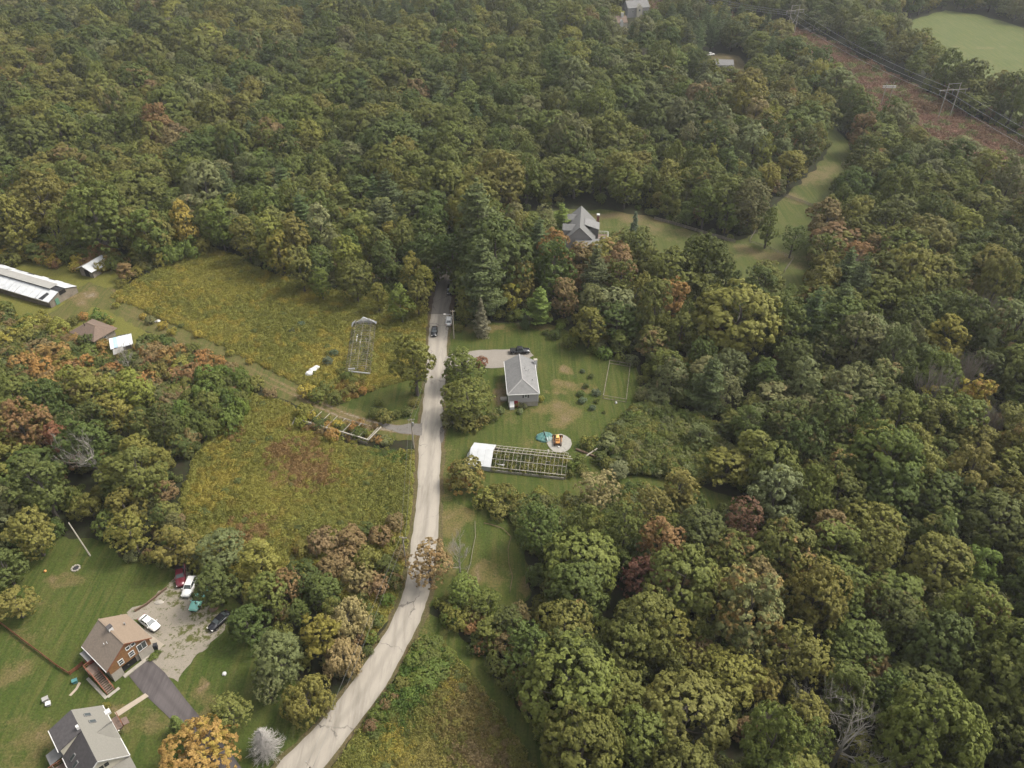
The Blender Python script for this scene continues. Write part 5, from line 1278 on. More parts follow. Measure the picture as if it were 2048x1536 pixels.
# ------------------------------------------------------------------ steep roofed house in the paddock
a_, b_ = G(1163, 408, 9.2), G(1160, 452, 9.2); ax = (b_ - a_).normalized(); cen = (a_ + b_) / 2
H4 = empty('steep_house', (cen.x, cen.y, 0), math.atan2(ax.y, ax.x), 'steep grey roofed house with brick chimney in the horse paddock', 'house')
L4 = (b_ - a_).length / 2; W4, e4, r4 = 5.4, 3.4, 8.6
MB().prism([(L4 - .3, -W4 + .3, 0), (L4 - .3, W4 - .3, 0), (L4 - .3, W4 - .3, e4), (L4 - .3, 0, r4 - .3), (L4 - .3, -W4 + .3, e4)], (-2 * L4 + .6, 0, 0)).build('wall', LILAC, H4)
slab(H4, 'roof', [(-L4, 0, r4), (L4, 0, r4), (L4, W4, e4), (-L4, W4, e4)], .16, plain('slate_shingle', (0.15, 0.148, 0.14), .9, .1, 2)); slab(H4, 'roof', [(-L4, 0, r4 + .003), (L4, 0, r4 + .003), (L4, -W4, e4), (-L4, -W4, e4)], .16, DARKROOF if False else GREYROOF)
for k in (-1, 1):
    x = k * L4 * .45
    MB().prism([(x - 1.4, -5.6, 4.2), (x + 1.4, -5.6, 4.2), (x + 1.4, -5.6, 6.0), (x, -5.6, 7.3), (x - 1.4, -5.6, 6.0)], (0, 3.6, 0)).build('dormer', LILAC, H4)
    for sg in (-1, 1): slab(H4, 'dormer_roof', [(x, -5.9, 7.55), (x, -1.5, 7.55), (x + sg * 1.8, -2.6, 5.95), (x + sg * 1.8, -5.9, 5.95)], .12, GREYROOF)
    window(H4, (x, -5.6, 5.3), (0, -1, 0), 1.0, 1.3)
MB().box((L4 * .1, W4 - 1.2, 2.9), (5.0, 4.2, 5.8)).build('wing', plain('dark_siding', (0.16, 0.15, 0.145), .8), H4)
slab(H4, 'wing_roof', [(L4 * .1 - 2.8, 1.6, 7.4), (L4 * .1 + 2.8, 1.6, 7.4), (L4 * .1 + 2.8, W4 + 1.2, 5.7), (L4 * .1 - 2.8, W4 + 1.2, 5.7)], .14, GREYROOF)
c = MB().box((-L4 * .45, W4 + .6, 3.7), (.9, .9, 7.4)).build('chimney', BRICK, H4); MB().box((-L4 * .45, W4 + .6, 7.65), (1.0, 1.0, .5)).build('chimney_cap', WHITE, c)
MB().box((L4 * .25, W4 + 2.6, 2.1), (5.0, 3.4, .2)).build('deck', DECKWOOD, H4); railing(H4, [(L4 * .25 - 2.5, W4 + 1.0, 2.2), (L4 * .25 - 2.5, W4 + 4.3, 2.2), (L4 * .25 + 2.5, W4 + 4.3, 2.2), (L4 * .25 + 2.5, W4 + 1.0, 2.2)], 1.0, WHITE)
MB().box((L4 + 2.2, 3.2, 1.4), (5.5, 8.2, 2.8)).build('garage', LILAC, H4); slab(H4, 'garage_roof', [(L4 - .8, -1.3, 4.4), (L4 - .8, 7.7, 4.4), (L4 + 5.4, 7.7, 2.7), (L4 + 5.4, -1.3, 2.7)], .14, GREYROOF)
window(H4, (-L4 + 3, W4 - .3, 2.0), (0, 1, 0), 1.1, 1.4); window(H4, (L4 - 2, W4 - .3, 2.0), (0, 1, 0), 1.1, 1.4)

def simple_house(name, p, ang, L, W, e, r, wall, roof, label, chim=None, wins=()):
    h = empty(name, (p.x, p.y, 0), ang, label, 'house')
    MB().prism([(L - .3, -W + .3, 0), (L - .3, W - .3, 0), (L - .3, W - .3, e), (L - .3, 0, r - .15), (L - .3, -W + .3, e)], (-2 * L + .6, 0, 0)).build('wall', wall, h)
    slab(h, 'roof', [(-L, 0, r), (L, 0, r), (L, W, e - .1), (-L, W, e - .1)], .16, roof); slab(h, 'roof', [(-L, 0, r + .003), (L, 0, r + .003), (L, -W, e - .1), (-L, -W, e - .1)], .16, roof)
    for s_ in (-1, 1):
        for x in wins: window(h, (x, s_ * (W - .3), e * .6), (0, s_, 0), 1.0, 1.3)
    window(h, (L - .3, 0, e * .8), (1, 0, 0), 1.1, 1.4); window(h, (-L + .3, 0, e * .8), (-1, 0, 0), 1.1, 1.4)
    if chim:
        c = MB().box(chim[0], chim[1]).build('chimney', chim[2], h); MB().box((chim[0][0], chim[0][1], chim[0][2] + chim[1][2] / 2 + .06), (chim[1][0] + .15, chim[1][1] + .15, .1)).build('chimney_cap', CONCRETE, c)
    return h
h5 = simple_house('grey_house', G(1272, 12, 6), math.radians(15), 8, 5.2, 6.0, 9.8, plain('grey_clapboard', (0.34, 0.33, 0.32), .8), GREYROOF, 'tall grey house half hidden among far pines', None, (-4, 0, 4))
MB().prism([(-1.6, -6.2, 0), (2.2, -6.2, 0), (2.2, -6.2, 6.0), (.3, -6.2, 8.4), (-1.6, -6.2, 6.0)], (0, 3, 0)).build('front_gable', CREAM, h5); window(h5, (.3, -6.2, 4.5), (0, -1, 0), 1.2, 1.6)
h6 = simple_house('brown_roofed_house', G(1232, 44, 5), math.radians(12), 6.5, 4.6, 5.5, 8.6, CREAM, BROWNROOF, 'brown roofed house with white chimney half hidden among far trees', ((3.6, -.6, 8.6), (1.5, 1.2, 3.4), WHITE), (-3, 1))
MB().prism([(-2.2, -5.0, 3), (-.4, -5.0, 3), (-.4, -5.0, 6.2), (-1.3, -5.0, 7.2), (-2.2, -5.0, 6.2)], (0, 2.5, 0)).build('dormer', CREAM, h6); MB().prism([(1.4, -5.0, 3), (3.2, -5.0, 3), (3.2, -5.0, 6.2), (2.3, -5.0, 7.4), (1.4, -5.0, 6.2)], (0, 2.5, 0)).build('dormer', WHITE, h6)
simple_house('white_house', G(1447, 126, 3), math.radians(-4), 5.2, 3.8, 2.9, 4.9, WHITE, GREYROOF, 'small white house with grey roof in a brown woodland clearing', None, (-2, 2))

# ------------------------------------------------------------------ abandoned farm: long shed, small sheds
p0, p1_ = G(-90, 516, 4.2), G(122, 577, 4.2); ax = (p1_ - p0).normalized(); cen = (p0 + p1_) / 2
S1 = empty('long_shed', (cen.x, cen.y, 0), math.atan2(ax.y, ax.x), 'long derelict shed with torn white roof panels and dark tears', 'shed')
LS = (p1_ - p0).length / 2; WS = 5.2
MB().prism([(LS - .2, -WS + .2, 0), (LS - .2, WS - .2, 0), (LS - .2, WS - .2, 2.1), (LS - .2, 0, 3.9), (LS - .2, -WS + .2, 2.1)], (-2 * LS + .4, 0, 0)).build('wall', plain('shed_wall', (0.2, 0.17, 0.13), .9, .3, .8), S1)
for sg in (-1, 1): slab(S1, 'roof', [(-LS, 0, 4.1), (LS, 0, 4.1), (LS, sg * WS, 2.2), (-LS, sg * WS, 2.2)], .1, BLACKSHEET)
n_ = 16
for k in range(n_):
    x0, x1 = -LS + 2 * LS * k / n_ + .03, -LS + 2 * LS * (k + 1) / n_ - .03
    for sg in (-1, 1):
        ya, yb = (1.25, WS + .1) if sg < 0 else (1.25, WS + .1 + rnd.uniform(-1.6, .3) * (k > 6))
        za, zb = 4.1 - 1.9 * ya / WS + .05, 4.1 - 1.9 * yb / WS + .05
        slab(S1, 'roof_panel', [(x0, sg * ya, za), (x1, sg * ya, za), (x1 + rnd.uniform(-.1, 0), sg * yb, zb), (x0, sg * (yb + rnd.uniform(-.15, .15)), zb)], .04, TIN)
    slab(S1, 'ridge_sheet', [(x0 - .03, -1.5, 4.02 + .25), (x1 + .03, -1.5, 4.02 + .25), (x1 + .03, 1.5, 4.3), (x0 - .03, 1.5, 4.3)], .05, GREYTIN) if k < n_ - 1 else None
def tear(cx, cy, pts):
    q = [(cx + a, cy + b) for a, b in pts]
    slab(S1, 'tear', [(x, y, 4.1 - 1.9 * abs(y) / WS + .075) for x, y in q], .015, BLACKSHEET)
tear(-6.5, -3.0, [(-1.8, -1.6), (-.6, -1.0), (1.4, 1.0), (2.2, 1.5), (-.2, 1.5), (-1.0, .4)]); tear(-1.2, -3.6, [(-1.4, -.4), (0, -.8), (1.3, -.2), (1.5, .6), (.6, .5), (0, 0), (-1.1, .2)])
tear(LS - 3.4, -3.6, [(-1.2, -1.5), (.6, -1.5), (1.1, .9), (-.2, 1.2)]); tear(-12, -2.9, [(-1, -.9), (.9, -.6), (.4, .5), (.3, 1.2), (-.7, 1.2)]); tear(-9, 2.8, [(-1.4, -.5), (0, -.9), (1.6, .3), (.4, .9), (-.6, .4)]); tear(-4, 3.0, [(-1.4, -1.0), (.2, -.4), (1.2, .9), (.2, .7)]); tear(-15, -3.0, [(-2, .6), (1, 1.4), (-2, 1.4)])
MB().prism([(LS - .1, -1.2, 2.4), (LS - .1, 1.2, 2.4), (LS - .1, 1.0, 3.6), (LS - .1, -1.0, 3.6)], (.06, 0, 0)).build('loft_opening', DARK, S1); MB().box((LS - .05, -2.6, 1.1), (.1, 1.2, 2.0)).build('door', plain('green_door', (0.10, 0.22, 0.14), .7), S1)
MB().bar((-LS, -WS - .12, 2.0), (LS, -WS - .12, 2.0), .1, .3).build('fascia_board', PALEWOOD, S1)

a_, b_ = G(168, 541, 2.6), G(205, 518, 2.6)
S2 = empty('small_shed', (*((a_ + b_) / 2).to_2d(), 0), math.atan2((b_ - a_).y, (b_ - a_).x), 'small leaning grey shed in the thicket above the farm track', 'shed')
MB().prism([(-3, -2.2, 0), (-3, 2.2, 0), (-3, 2.2, 2.0), (-3, 0, 3.1), (-3, -2.2, 2.0)], (6, 0, 0)).build('wall', OLDWOOD, S2)
slab(S2, 'roof', [(-3.7, .1, 3.3), (3.7, 0, 3.2), (3.6, 2.9, 1.9), (-3.5, 3.1, 2.0)], .08, GREYTIN); slab(S2, 'roof', [(-3.7, .1, 3.303), (3.7, 0, 3.203), (3.5, -3.0, 1.7), (-3.8, -2.8, 2.1)], .08, PLASTIC); S2.scale = (1.15, 1.15, 1.25)
MB().box((-3.03, -.2, 1.1), (.1, 1.5, 1.9)).build('door_opening', DARK, S2)

c_ = G(187, 662, 2)
S3 = empty('hipped_cottage', (c_.x, c_.y, 0), math.radians(-28), 'low cottage with wide brown hipped roof sunk in shrubs', 'house')
MB().box((0, 0, 1.15), (9.0, 6.6, 2.3)).build('wall', OLDWOOD, S3)
R3 = [(-5.2, -4, 2.3), (5.2, -4, 2.3), (5.2, 4, 2.3), (-5.2, 4, 2.3)]; a3, b3 = (-1.6, 0, 4.4), (1.6, 0, 4.4)
for pts in ([R3[0], R3[1], b3, a3], [R3[1], R3[2], b3], [R3[2], R3[3], a3, b3], [R3[3], R3[0], a3]): slab(S3, 'roof', pts, .12, BROWNROOF)
MB().bar((-1.7, 0, 4.42), (1.7, 0, 4.42), .25, .06).build('ridge_cap', TANROOF, S3); MB().tube([(-1.5, -1.0, 3.6), (-1.5, -1.0, 5.0)], .1, 8).build('stove_pipe', DARK, S3)
window(S3, (0, -3.3, 1.3), (0, -1, 0), 1.0, .9); window(S3, (4.5, 0, 1.3), (1, 0, 0), 1.0, .9)

c_ = G(243, 686, 1.5)
S4 = empty('tin_shed', (c_.x, c_.y, 0), math.radians(25), 'collapsed shed of loose white and blue tin sheets', 'shed')
MB().box((0, 0, .9), (4.6, 3.4, 1.8)).build('wall', OLDWOOD, S4)
for k in range(6): slab(S4, 'tin_sheet', [(-2.9 + k * .98, -2.3 + rnd.uniform(-.3, .3), 1.75 + rnd.uniform(-.1, .1)), (-1.95 + k * .98, -2.3 + rnd.uniform(-.3, .3), 1.7), (-1.95 + k * .98, 2.2, 2.5 + rnd.uniform(-.1, .15)), (-2.9 + k * .98, 2.1, 2.5)], .04, TIN if k != 1 else plain('blue_tin', (.35, .48, .58), .5))
slab(S4, 'tin_sheet', [(-2.6, -3.6, .5), (.2, -3.4, .7), (.3, -2.2, 1.6), (-2.4, -2.4, 1.5)], .04, GREYTIN); slab(S4, 'tin_sheet', [(-1.0, 2.2, 2.4), (2.5, 2.3, 2.3), (2.2, 4.0, 1.6), (-.8, 3.8, 1.9)], .04, BLACKSHEET)
MB().bar((2.3, -1.8, 0), (2.9, -2.6, 2.2), .12).build('prop', PALEWOOD, S4)

# ------------------------------------------------------------------ hooped greenhouse skeleton in the goldenrod
fl, fr, nl_, nr = G(702, 650), G(757, 652), G(690, 748), G(742, 757)
c_ = (fl + fr + nl_ + nr) / 4; ax = ((nl_ + nr) - (fl + fr)).normalized()
A = empty('hooped_greenhouse', (c_.x, c_.y, 0), math.atan2(ax.y, ax.x), 'bare hooped greenhouse skeleton standing in the goldenrod meadow', 'greenhouse')
LA = ((nl_ + nr) / 2 - (fl + fr) / 2).length / 2; WA = 3.5
def arch(x, w, h, n=7): return [(x, -w * math.cos(math.pi * i / n), .9 + (h - .9) * math.sin(math.pi * i / n) ** .8 if 0 < i < n else 0) for i in range(n + 1)]
for k in range(27):
    x = -LA + 2 * LA * k / 26
    MB().tube(arch(x, WA, 2.3 + rnd.uniform(-.15, .05)), .04, 4).build('rib', OLDWOOD if k % 3 else PALEWOOD, A)
for y, z in ((-3.3, .95), (-2.2, 1.95), (0, 2.36), (2.2, 1.95), (3.3, .95)): MB().bar((-LA, y, z), (LA, y, z), .07).build('purlin', OLDWOOD, A)
for y, x0, x1 in ((-1.6, -7, 3), (-.5, -9, -1), (.4, -2, 6), (1.3, -9, 9), (2.3, -10, 5), (-2.6, -3, 9), (.9, -8, -3), (2.0, 4, 10)): MB().box(((x0 + x1) / 2, y, .62), (x1 - x0, .3, .08)).build('bench_board', WHITE if rnd.random() < .25 else PALEWOOD, A)
m = MB(); m.prism([(-LA - .4, -3.4, .1), (-LA - .4, 3.4, .1), (-LA - .3, 3.3, .9), (-LA - .2, 1.9, 1.5), (-LA - .5, .9, 2.2), (-LA - .6, -.2, 2.7), (-LA - .2, -1.3, 1.7), (-LA - .3, -3.3, 1.0)], (.25, 0, 0)); m.build('torn_plastic', PLASTIC, A)
slab(A, 'torn_plastic', [(-LA - .2, -3.6, 1.0), (-LA - .2, -2.4, 2.0), (-LA + .6, -2.6, 1.95), (-LA + 2.2, -3.5, 1.0)], .05, PLASTIC); slab(A, 'torn_plastic', [(-LA - .2, 3.6, 1.0), (-LA - .2, 1.2, 2.4), (-LA + .5, 1.8, 2.25), (-LA + 1.0, 3.5, 1.0)], .05, PLASTIC)
MB().bar((LA + .1, -2.2, 1.9), (LA + .4, 3.4, 1.0), .12, .35).build('end_board', WHITE, A); MB().bar((LA - .6, -2.4, 2.1), (LA - .5, -.6, 2.2), .1, .4).build('end_board', WHITE, A)
m = MB(); [m.bar((LA + .1, y, 0), (LA + .1, y, 1.9), .1) for y in (-2.6, -1.2, .4, 1.8, 3.0)]; m.build('end_post', OLDWOOD, A)
MB().box((0, 0, .04), (2 * LA - .4, 2 * WA - .6, .08)).build('dirt_floor', plain('greenhouse_soil', (0.085, 0.07, 0.05), .95, .3, 1.5), A)

# ------------------------------------------------------------------ gabled greenhouse, one end still covered
l0, l1 = (G(989, 897) + G(985, 945)) / 2, (G(1137, 913) + G(1130, 961)) / 2; ax = (l1 - l0).normalized()
Bq = empty('glazed_greenhouse', (l0.x, l0.y, 0), math.atan2(ax.y, ax.x), 'long greenhouse frame with one plastic covered end by the lane', 'greenhouse')
LB = (l1 - l0).length; WB = 3.7; rB = 3.0; eB = 1.3
for k in range(19):
    x = k * LB / 18
    for sg in (-1, 1):
        MB().bar((x, sg * WB, eB), (x, 0, rB), .06, .09).build('rafter', PALEWOOD if k % 2 else OLDWOOD, Bq)
    m = MB(); [m.bar((x, sg * WB, 0), (x, sg * WB, eB), .09) for sg in (-1, 1)]; m.build('post', PALEWOOD, Bq)
MB().bar((-5.4, 0, rB + .08), (LB + 1.2, 0, rB + .08), .14, .12).build('ridge_beam', PALEWOOD, Bq)
for sg in (-1, 1):
    MB().bar((0, sg * WB, eB + .05), (LB, sg * WB, eB + .05), .12).build('eave_beam', PALEWOOD, Bq)
    MB().bar((0, sg * WB * .5, (eB + rB) / 2 + .1), (LB, sg * WB * .5, (eB + rB) / 2 + .1), .09).build('purlin', PALEWOOD, Bq)
    MB().box((LB / 2 - .2, sg * (WB + .12), .3), (LB, .16, .6)).build('sill_wall', OLDWOOD if sg > 0 else PALEWOOD, Bq)
    for k in range(3):
        x0, x1 = -5.3 + k * 1.78, -5.3 + (k + 1) * 1.78 - .03
        slab(Bq, 'plastic_panel', [(x0, 0, rB + .2), (x1, 0, rB + .2), (x1, sg * (WB + .15), eB + .12), (x0, sg * (WB + .15), eB + .12)], .04, PLASTIC)
        MB().prism([(x0, sg * (WB + .1), 0), (x1, sg * (WB + .1), 0), (x1, sg * (WB + .1), eB), (x0, sg * (WB + .1), eB)], (0, -sg * .04, 0)).build('plastic_wall', PLASTIC, Bq)
MB().prism([(-5.32, -WB, 0), (-5.32, WB, 0), (-5.32, WB, eB), (-5.32, 0, rB + .1), (-5.32, -WB, eB)], (.05, 0, 0)).build('end_wall', PLASTIC, Bq)
MB().prism([(-6.3, -1.8, 0), (-5.4, -2.0, 1.9), (-5.5, 1.2, 2.1), (-6.4, .8, .3)], (.06, 0, .04)).build('torn_plastic', PLASTIC, Bq)
MB().box((LB / 2, 0, .05), (LB - .3, 2 * WB - .3, .1)).build('soil_bed', plain('bed_soil', (0.075, 0.06, 0.042), .95, .35, 1.2), Bq)
for y, x0, x1 in ((1.7, 0, 6), (1.6, 6.5, 13.5), (2.6, 3, 7), (.2, 4, 7.5), (-.9, 8, 9), (-2.4, 8.5, 11.5), (-2.9, 0, 3), (-1.8, 1, 3), (.9, 11, 15), (-2.6, 14, 16)): MB().box(((x0 + x1) / 2, y, .58), (x1 - x0, .32, .1), rnd.uniform(-.05, .05)).build('bench_board', rnd.choice((WHITE, PALEWOOD, PALEWOOD)), Bq)

# ------------------------------------------------------------------ ruined greenhouse sill
l0, l1 = G(592, 846), G(738, 889); ax = (l1 - l0).normalized()
Cq = empty('greenhouse_ruin', (l0.x, l0.y, 0), math.atan2(ax.y, ax.x), 'ruined low greenhouse sill overgrown with orange shrubs', 'ruin')
LC = (l1 - l0).length
for (x0, z0_, x1, z1_) in ((0, 1.5, LC * .4, 1.4), (LC * .15, 1.0, LC * .42, .8), (LC * .38, 1.4, LC * .6, 1.4), (LC * .52, 1.45, LC * .8, 1.5), (LC * .78, 1.45, LC, 1.4)): MB().bar((x0, rnd.uniform(-.2, .2), z0_), (x1, 0, z1_), .26, .3).build('sill_beam', PALEWOOD, Cq)
for k in range(9):
    x = LC * (.1 + .11 * k)
    MB().bar((x, 0, 1.5), (x + .4, 4.6, 1.7), .1, .12).build('cross_bar', PALEWOOD, Cq); MB().bar((x, 0, 0), (x, 0, 1.4), .12).build('post', OLDWOOD, Cq)
MB().bar((LC, 0, 1.5), (LC + .5, 5.2, 1.6), .2, .25).build('end_beam', PALEWOOD, Cq); MB().bar((LC * .5, 4.7, 1.35), (LC * .85, 4.7, 1.3), .14).build('back_beam', OLDWOOD, Cq); MB().bar((0, 0, 1.2), (-.3, -1.4, .2), .2, .3).build('end_beam', PALEWOOD, Cq); MB().box((LC * .5, -.15, .35), (LC * .95, .12, .7)).build('sill_wall', OLDWOOD, Cq)

# ------------------------------------------------------------------ fences
def fence(name, pts, h, rails, mat, label, gap=2.6, pr=.07, cat='fence', rw=(.05, .14)):
    P = [V((*G2(x, y), 0)) for x, y in pts]
    f = empty(name, P[0], 0, label, cat); o = P[0]
    for i, (a, b) in enumerate(zip(P[:-1], P[1:])):
        k = max(1, round((b - a).length / gap))
        for j in range(k + (i == len(P) - 2)):
            q = a.lerp(b, j / k) - o; MB().tube([q, q + V((rnd.uniform(-.05, .05), 0, h * rnd.uniform(.95, 1.08)))], pr, 5).build('post', mat, f)
        for r in rails:
            for j in range(k):
                q0, q1 = a.lerp(b, j / k) - o, a.lerp(b, (j + 1) / k) - o
                MB().bar(q0 + V((0, 0, r)), q1 + V((0, 0, r + rnd.uniform(-.04, .04))), *rw).build('rail', mat, f)
    return f
fence('board_fence', [(-40, 1215), (3, 1249), (45, 1281), (85, 1311), (115, 1334), (140, 1350)], .95, (.3, .62, .9), REDWOOD, 'reddish board fence crossing the brown house lawn', 2.2, .08, rw=(.05, .22))
fence('board_fence', [(142, 1349), (155, 1340), (168, 1329)], .95, (.3, .62, .9), REDWOOD, 'short reddish fence joining lawn fence and brown house deck', 2.0, .08, rw=(.05, .22))
fence('rail_fence', [(1309, 440), (1350, 451), (1390, 463), (1430, 475), (1470, 487)], 1.3, (.4, .8, 1.2), OLDWOOD, 'weathered three rail fence along the wood edge of the paddock', 3.2, .09, rw=(.06, .2))
fence('rail_fence', [(1499, 483), (1512, 462), (1528, 434)], 1.3, (.5, 1.1), OLDWOOD, 'rail fence climbing along the paddock tree line', 3.2, .08, rw=(.06, .16))
fence('rail_fence', [(1500, 487), (1540, 500), (1586, 520), (1568, 546)], 1.2, (.5, 1.05), OLDWOOD, 'rail fence turning a corner in the lower paddock', 3.2, .08, rw=(.06, .16))
fence('rail_fence', [(1563, 392), (1600, 405), (1634, 418)], 1.3, (.4, .8, 1.2), OLDWOOD, 'rail fence crossing the upper paddock', 3.2, .09, rw=(.06, .18))
fence('plot_fence', [(1219, 727), (1260, 734), (1252, 805), (1206, 797), (1219, 727)], 1.15, (.15, 1.08), OLDWOOD, 'weathered pole fence around the square garden plot', 2.4, .07, rw=(.08, .08))
fence('brush_fence', [(950, 1045), (951, 1075), (946, 1100), (941, 1130), (934, 1150)], .5, (.42,), OLDWOOD, 'row of stakes with a pale pole beside the fenced lawn', 2.4, .04, rw=(.07, .07))
fence('brush_fence', [(968, 1048), (985, 1052), (1004, 1058), (1022, 1075), (1016, 1100), (1018, 1130), (1025, 1155), (1020, 1185)], .45, (.36,), LOGWOOD, 'crooked brushwood border around the fenced lawn', 2.0, .05, rw=(.09, .09))
# timbers, fallen poles
tw = empty('timber_wall', V((*G2(334, 1178), 0)), 0, 'low brown timber wall at the top of the gravel yard', 'wall'); o = tw.location.copy()
for (a, b) in (((334, 1178), (314, 1193)), ((314, 1194), (296, 1208)), ((296, 1209), (270, 1224))):
    for k in range(2): MB().bar(V((*G2(*a), .15 + k * .3)) - o, V((*G2(*b), .15 + k * .3)) - o, .22, .28).build('timber', LOGWOOD, tw)
def log(a, b, r, mat, label, lift=0.0, name='log'):
    p, q = V((*G2(*a), r)), V((*G2(*b), r + lift)); o = empty(name, (p.x, p.y, 0), 0, label, 'log')
    MB().tube([p - V((p.x, p.y, 0)), ((p + q) / 2) - V((p.x, p.y, 0)), q - V((p.x, p.y, 0))], [r, r * .92, r * .8], 8).build('shaft', mat, o); return o
fp = log((1152, 900), (1229, 929), .28, LOGWOOD, 'long brown utility pole lying at the end of the greenhouse frame', 0, 'fallen_pole')
log((1168, 916), (1194, 901), .2, PALEWOOD, 'shorter pale pole lying across the fallen brown pole', .5, 'fallen_pole')

# ------------------------------------------------------------------ utility poles and wires
WIRES = []
def utility_pole(base, h, label, arm=1.8, arm_rz=0.0, lamp=False, can=False):
    o = empty('utility_pole', (base[0], base[1], 0), arm_rz, label, 'utility pole')
    MB().tube([(0, 0, -.2), (0, 0, h * .5), (0, 0, h)], [.17, .15, .12], 8).build('pole', POLEWOOD, o)
    if arm: MB().bar((-arm / 2, .12, h - .35), (arm / 2, .12, h - .35), .12, .14).build('crossarm', POLEWOOD, o)
    for x in ((-arm / 2 + .1, 0.0, arm / 2 - .1) if arm else ()): MB().tube([(x, .12, h - .28), (x, .12, h - .05)], .06, 6).build('insulator', STEEL, o)
    if lamp:
        MB().tube([(0, 0, h - 1.8), (-.9, 0, h - 1.3), (-2.0, 0, h - 1.2)], .05, 6).build('lamp_arm', STEEL, o); MB().box((-2.25, 0, h - 1.22), (.6, .26, .14)).build('lamp_head', LENS, o)
    if can: MB().tube([(.32, 0, h - 2.0), (.32, 0, h - 1.1)], .24, 10).build('transformer', STEEL, o)
    return o
q = G2(908, 677); utility_pole(q, 9.4, 'street light pole beside the lane where the asphalt changes', 1.2, 0, lamp=True); T_A = V((*q, 9.1))
q = G2(828, 896); utility_pole(q, 9.0, 'utility pole at the mouth of the farm track', 1.6, .1, can=True); T_B = V((*q, 8.8))
q = G2(805, 1074, 9.2); utility_pole(q, 9.2, 'utility pole among shrubs beside the lane bend', 1.6, -.2); T_E = V((*q, 9.0))
q = G2(619, 1532, 9.6); utility_pole(q, 9.6, 'utility pole top with pale crossarm over the lane', 2.2, -.7); T_D = V((*q, 9.4))
pb, pt = G(181, 1112), G(137, 1045, 8.0)
o = empty('bare_pole', (pb.x, pb.y, 0), 0, 'leaning bare pole at the upper edge of the brown house lawn', 'pole'); MB().tube([(0, 0, -.2), (pt - pb)], [.16, .11], 8).build('shaft', PALEWOOD, o)
def wire(a, b, sag, r, mat, label, cat='wire', name='overhead_wire'):
    a, b = V(a), V(b); pts = []
    for k in range(17): t = k / 16; p = a.lerp(b, t); p.z -= sag * 4 * t * (1 - t); pts.append(p - a)
    o = MB().tube(pts, r, 4).build(name, mat, smooth=True); o.location = a
    return tag(o, label, cat, 'overhead wires along the lane' if name == 'overhead_wire' else 'power line conductors')
for dx in (-.5, .5):
    D_ = V((dx, 0, 0))
    wire(T_D + D_, T_E + D_, .7, .018, WIREM, 'thin dark wire strung over the lane bend between two poles'); wire(T_E + D_, T_B + D_, .8, .018, WIREM, 'thin dark wire strung beside the lower meadow between two poles'); wire(T_B + D_, T_A + D_, .8, .018, WIREM, 'thin dark wire strung up the lane to the street light pole')
    wire(T_D + D_, T_D + D_ + V((-38, -42, 0)), .8, .018, WIREM, 'thin dark wire leaving the crossarm pole down the lane')

def pylon(p, ang, label, h=17.5, sp=6.0, brace=False):
    o = empty('power_pylon', (p.x, p.y, 0), ang, label, 'pylon')
    for s_ in (-1, 1): MB().tube([(0, s_ * sp / 2, -.3), (0, s_ * sp / 2, h)], [.26, .18], 8).build('pole', PALEWOOD, o)
    m = MB().bar((.2, -7.2, h - 3), (.2, 7.2, h - 3), .18, .28).build('crossarm', PALEWOOD, o)
    for y in (-6.5, 0, 6.5): MB().tube([(.2, y, h - 3.1), (.2, y, h - 5.0)], .1, 6).build('insulator', STEEL, o)
    MB().bar((0, -sp / 2, h - .3), (0, sp / 2, h - .3), .12).build('tie_bar', STEEL, o)
    if brace:
        for s_ in (-1, 1): MB().bar((0.15 * s_, -s_ * sp / 2, h - 5.5), (0.15 * s_, s_ * sp / 2, 1.5), .28).build('brace', PALEWOOD, o)
    return o
A01 = math.atan2((PY1 - PY0).y, (PY1 - PY0).x); A12 = math.atan2(dpl.y, dpl.x)
pylon(PY1, (A01 + A12) / 2, 'braced wooden power pylon beside the pale road crossing', 18, brace=True); pylon(PY2, A12, 'wooden power pylon standing in the bracken strip', 17)
pylon(PY0, A01, 'far wooden power pylon hidden by the northern trees', 18); pylon(PY3, A12, 'wooden power pylon further down the bracken strip', 17)
def attach(P, ang, y, h): return V((P.x - math.sin(ang) * y, P.y + math.cos(ang) * y, h))
Am = (A01 + A12) / 2
for y in (-6.5, 0, 6.5):
    wire(attach(PY0, A01, y, 13), attach(PY1, Am, y, 13), 3.2, .05, CABLE, 'pale conductor sagging from the braced pylon into the northern woods', 'cable', 'power_cable')
    wire(attach(PY1, Am, y, 13), attach(PY2, A12, y, 12), 2.8, .05, CABLE, 'pale conductor sagging along the bracken strip between two pylons', 'cable', 'power_cable')
    wire(attach(PY2, A12, y, 12), attach(PY3, A12, y, 12), 2.8, .05, CABLE, 'pale conductor sagging down the bracken strip away from the hay field', 'cable', 'power_cable')
q = V(G2(1768, 212)); o = empty('pole_frame', (q.x, q.y, 0), 0, 'short double pole frame with heavy crossbeam beside the bracken strip', 'pylon')
for s_ in (-1, 1): MB().tube([(s_ * 1.7, 0, -.2), (s_ * 1.7, 0, 11.5)], [.22, .16], 8).build('pole', PALEWOOD, o)
for z in (8.8, 9.5): MB().bar((-3.2, .2, z), (3.2, .2, z), .3, .35).build('crossbeam', WHITE, o)

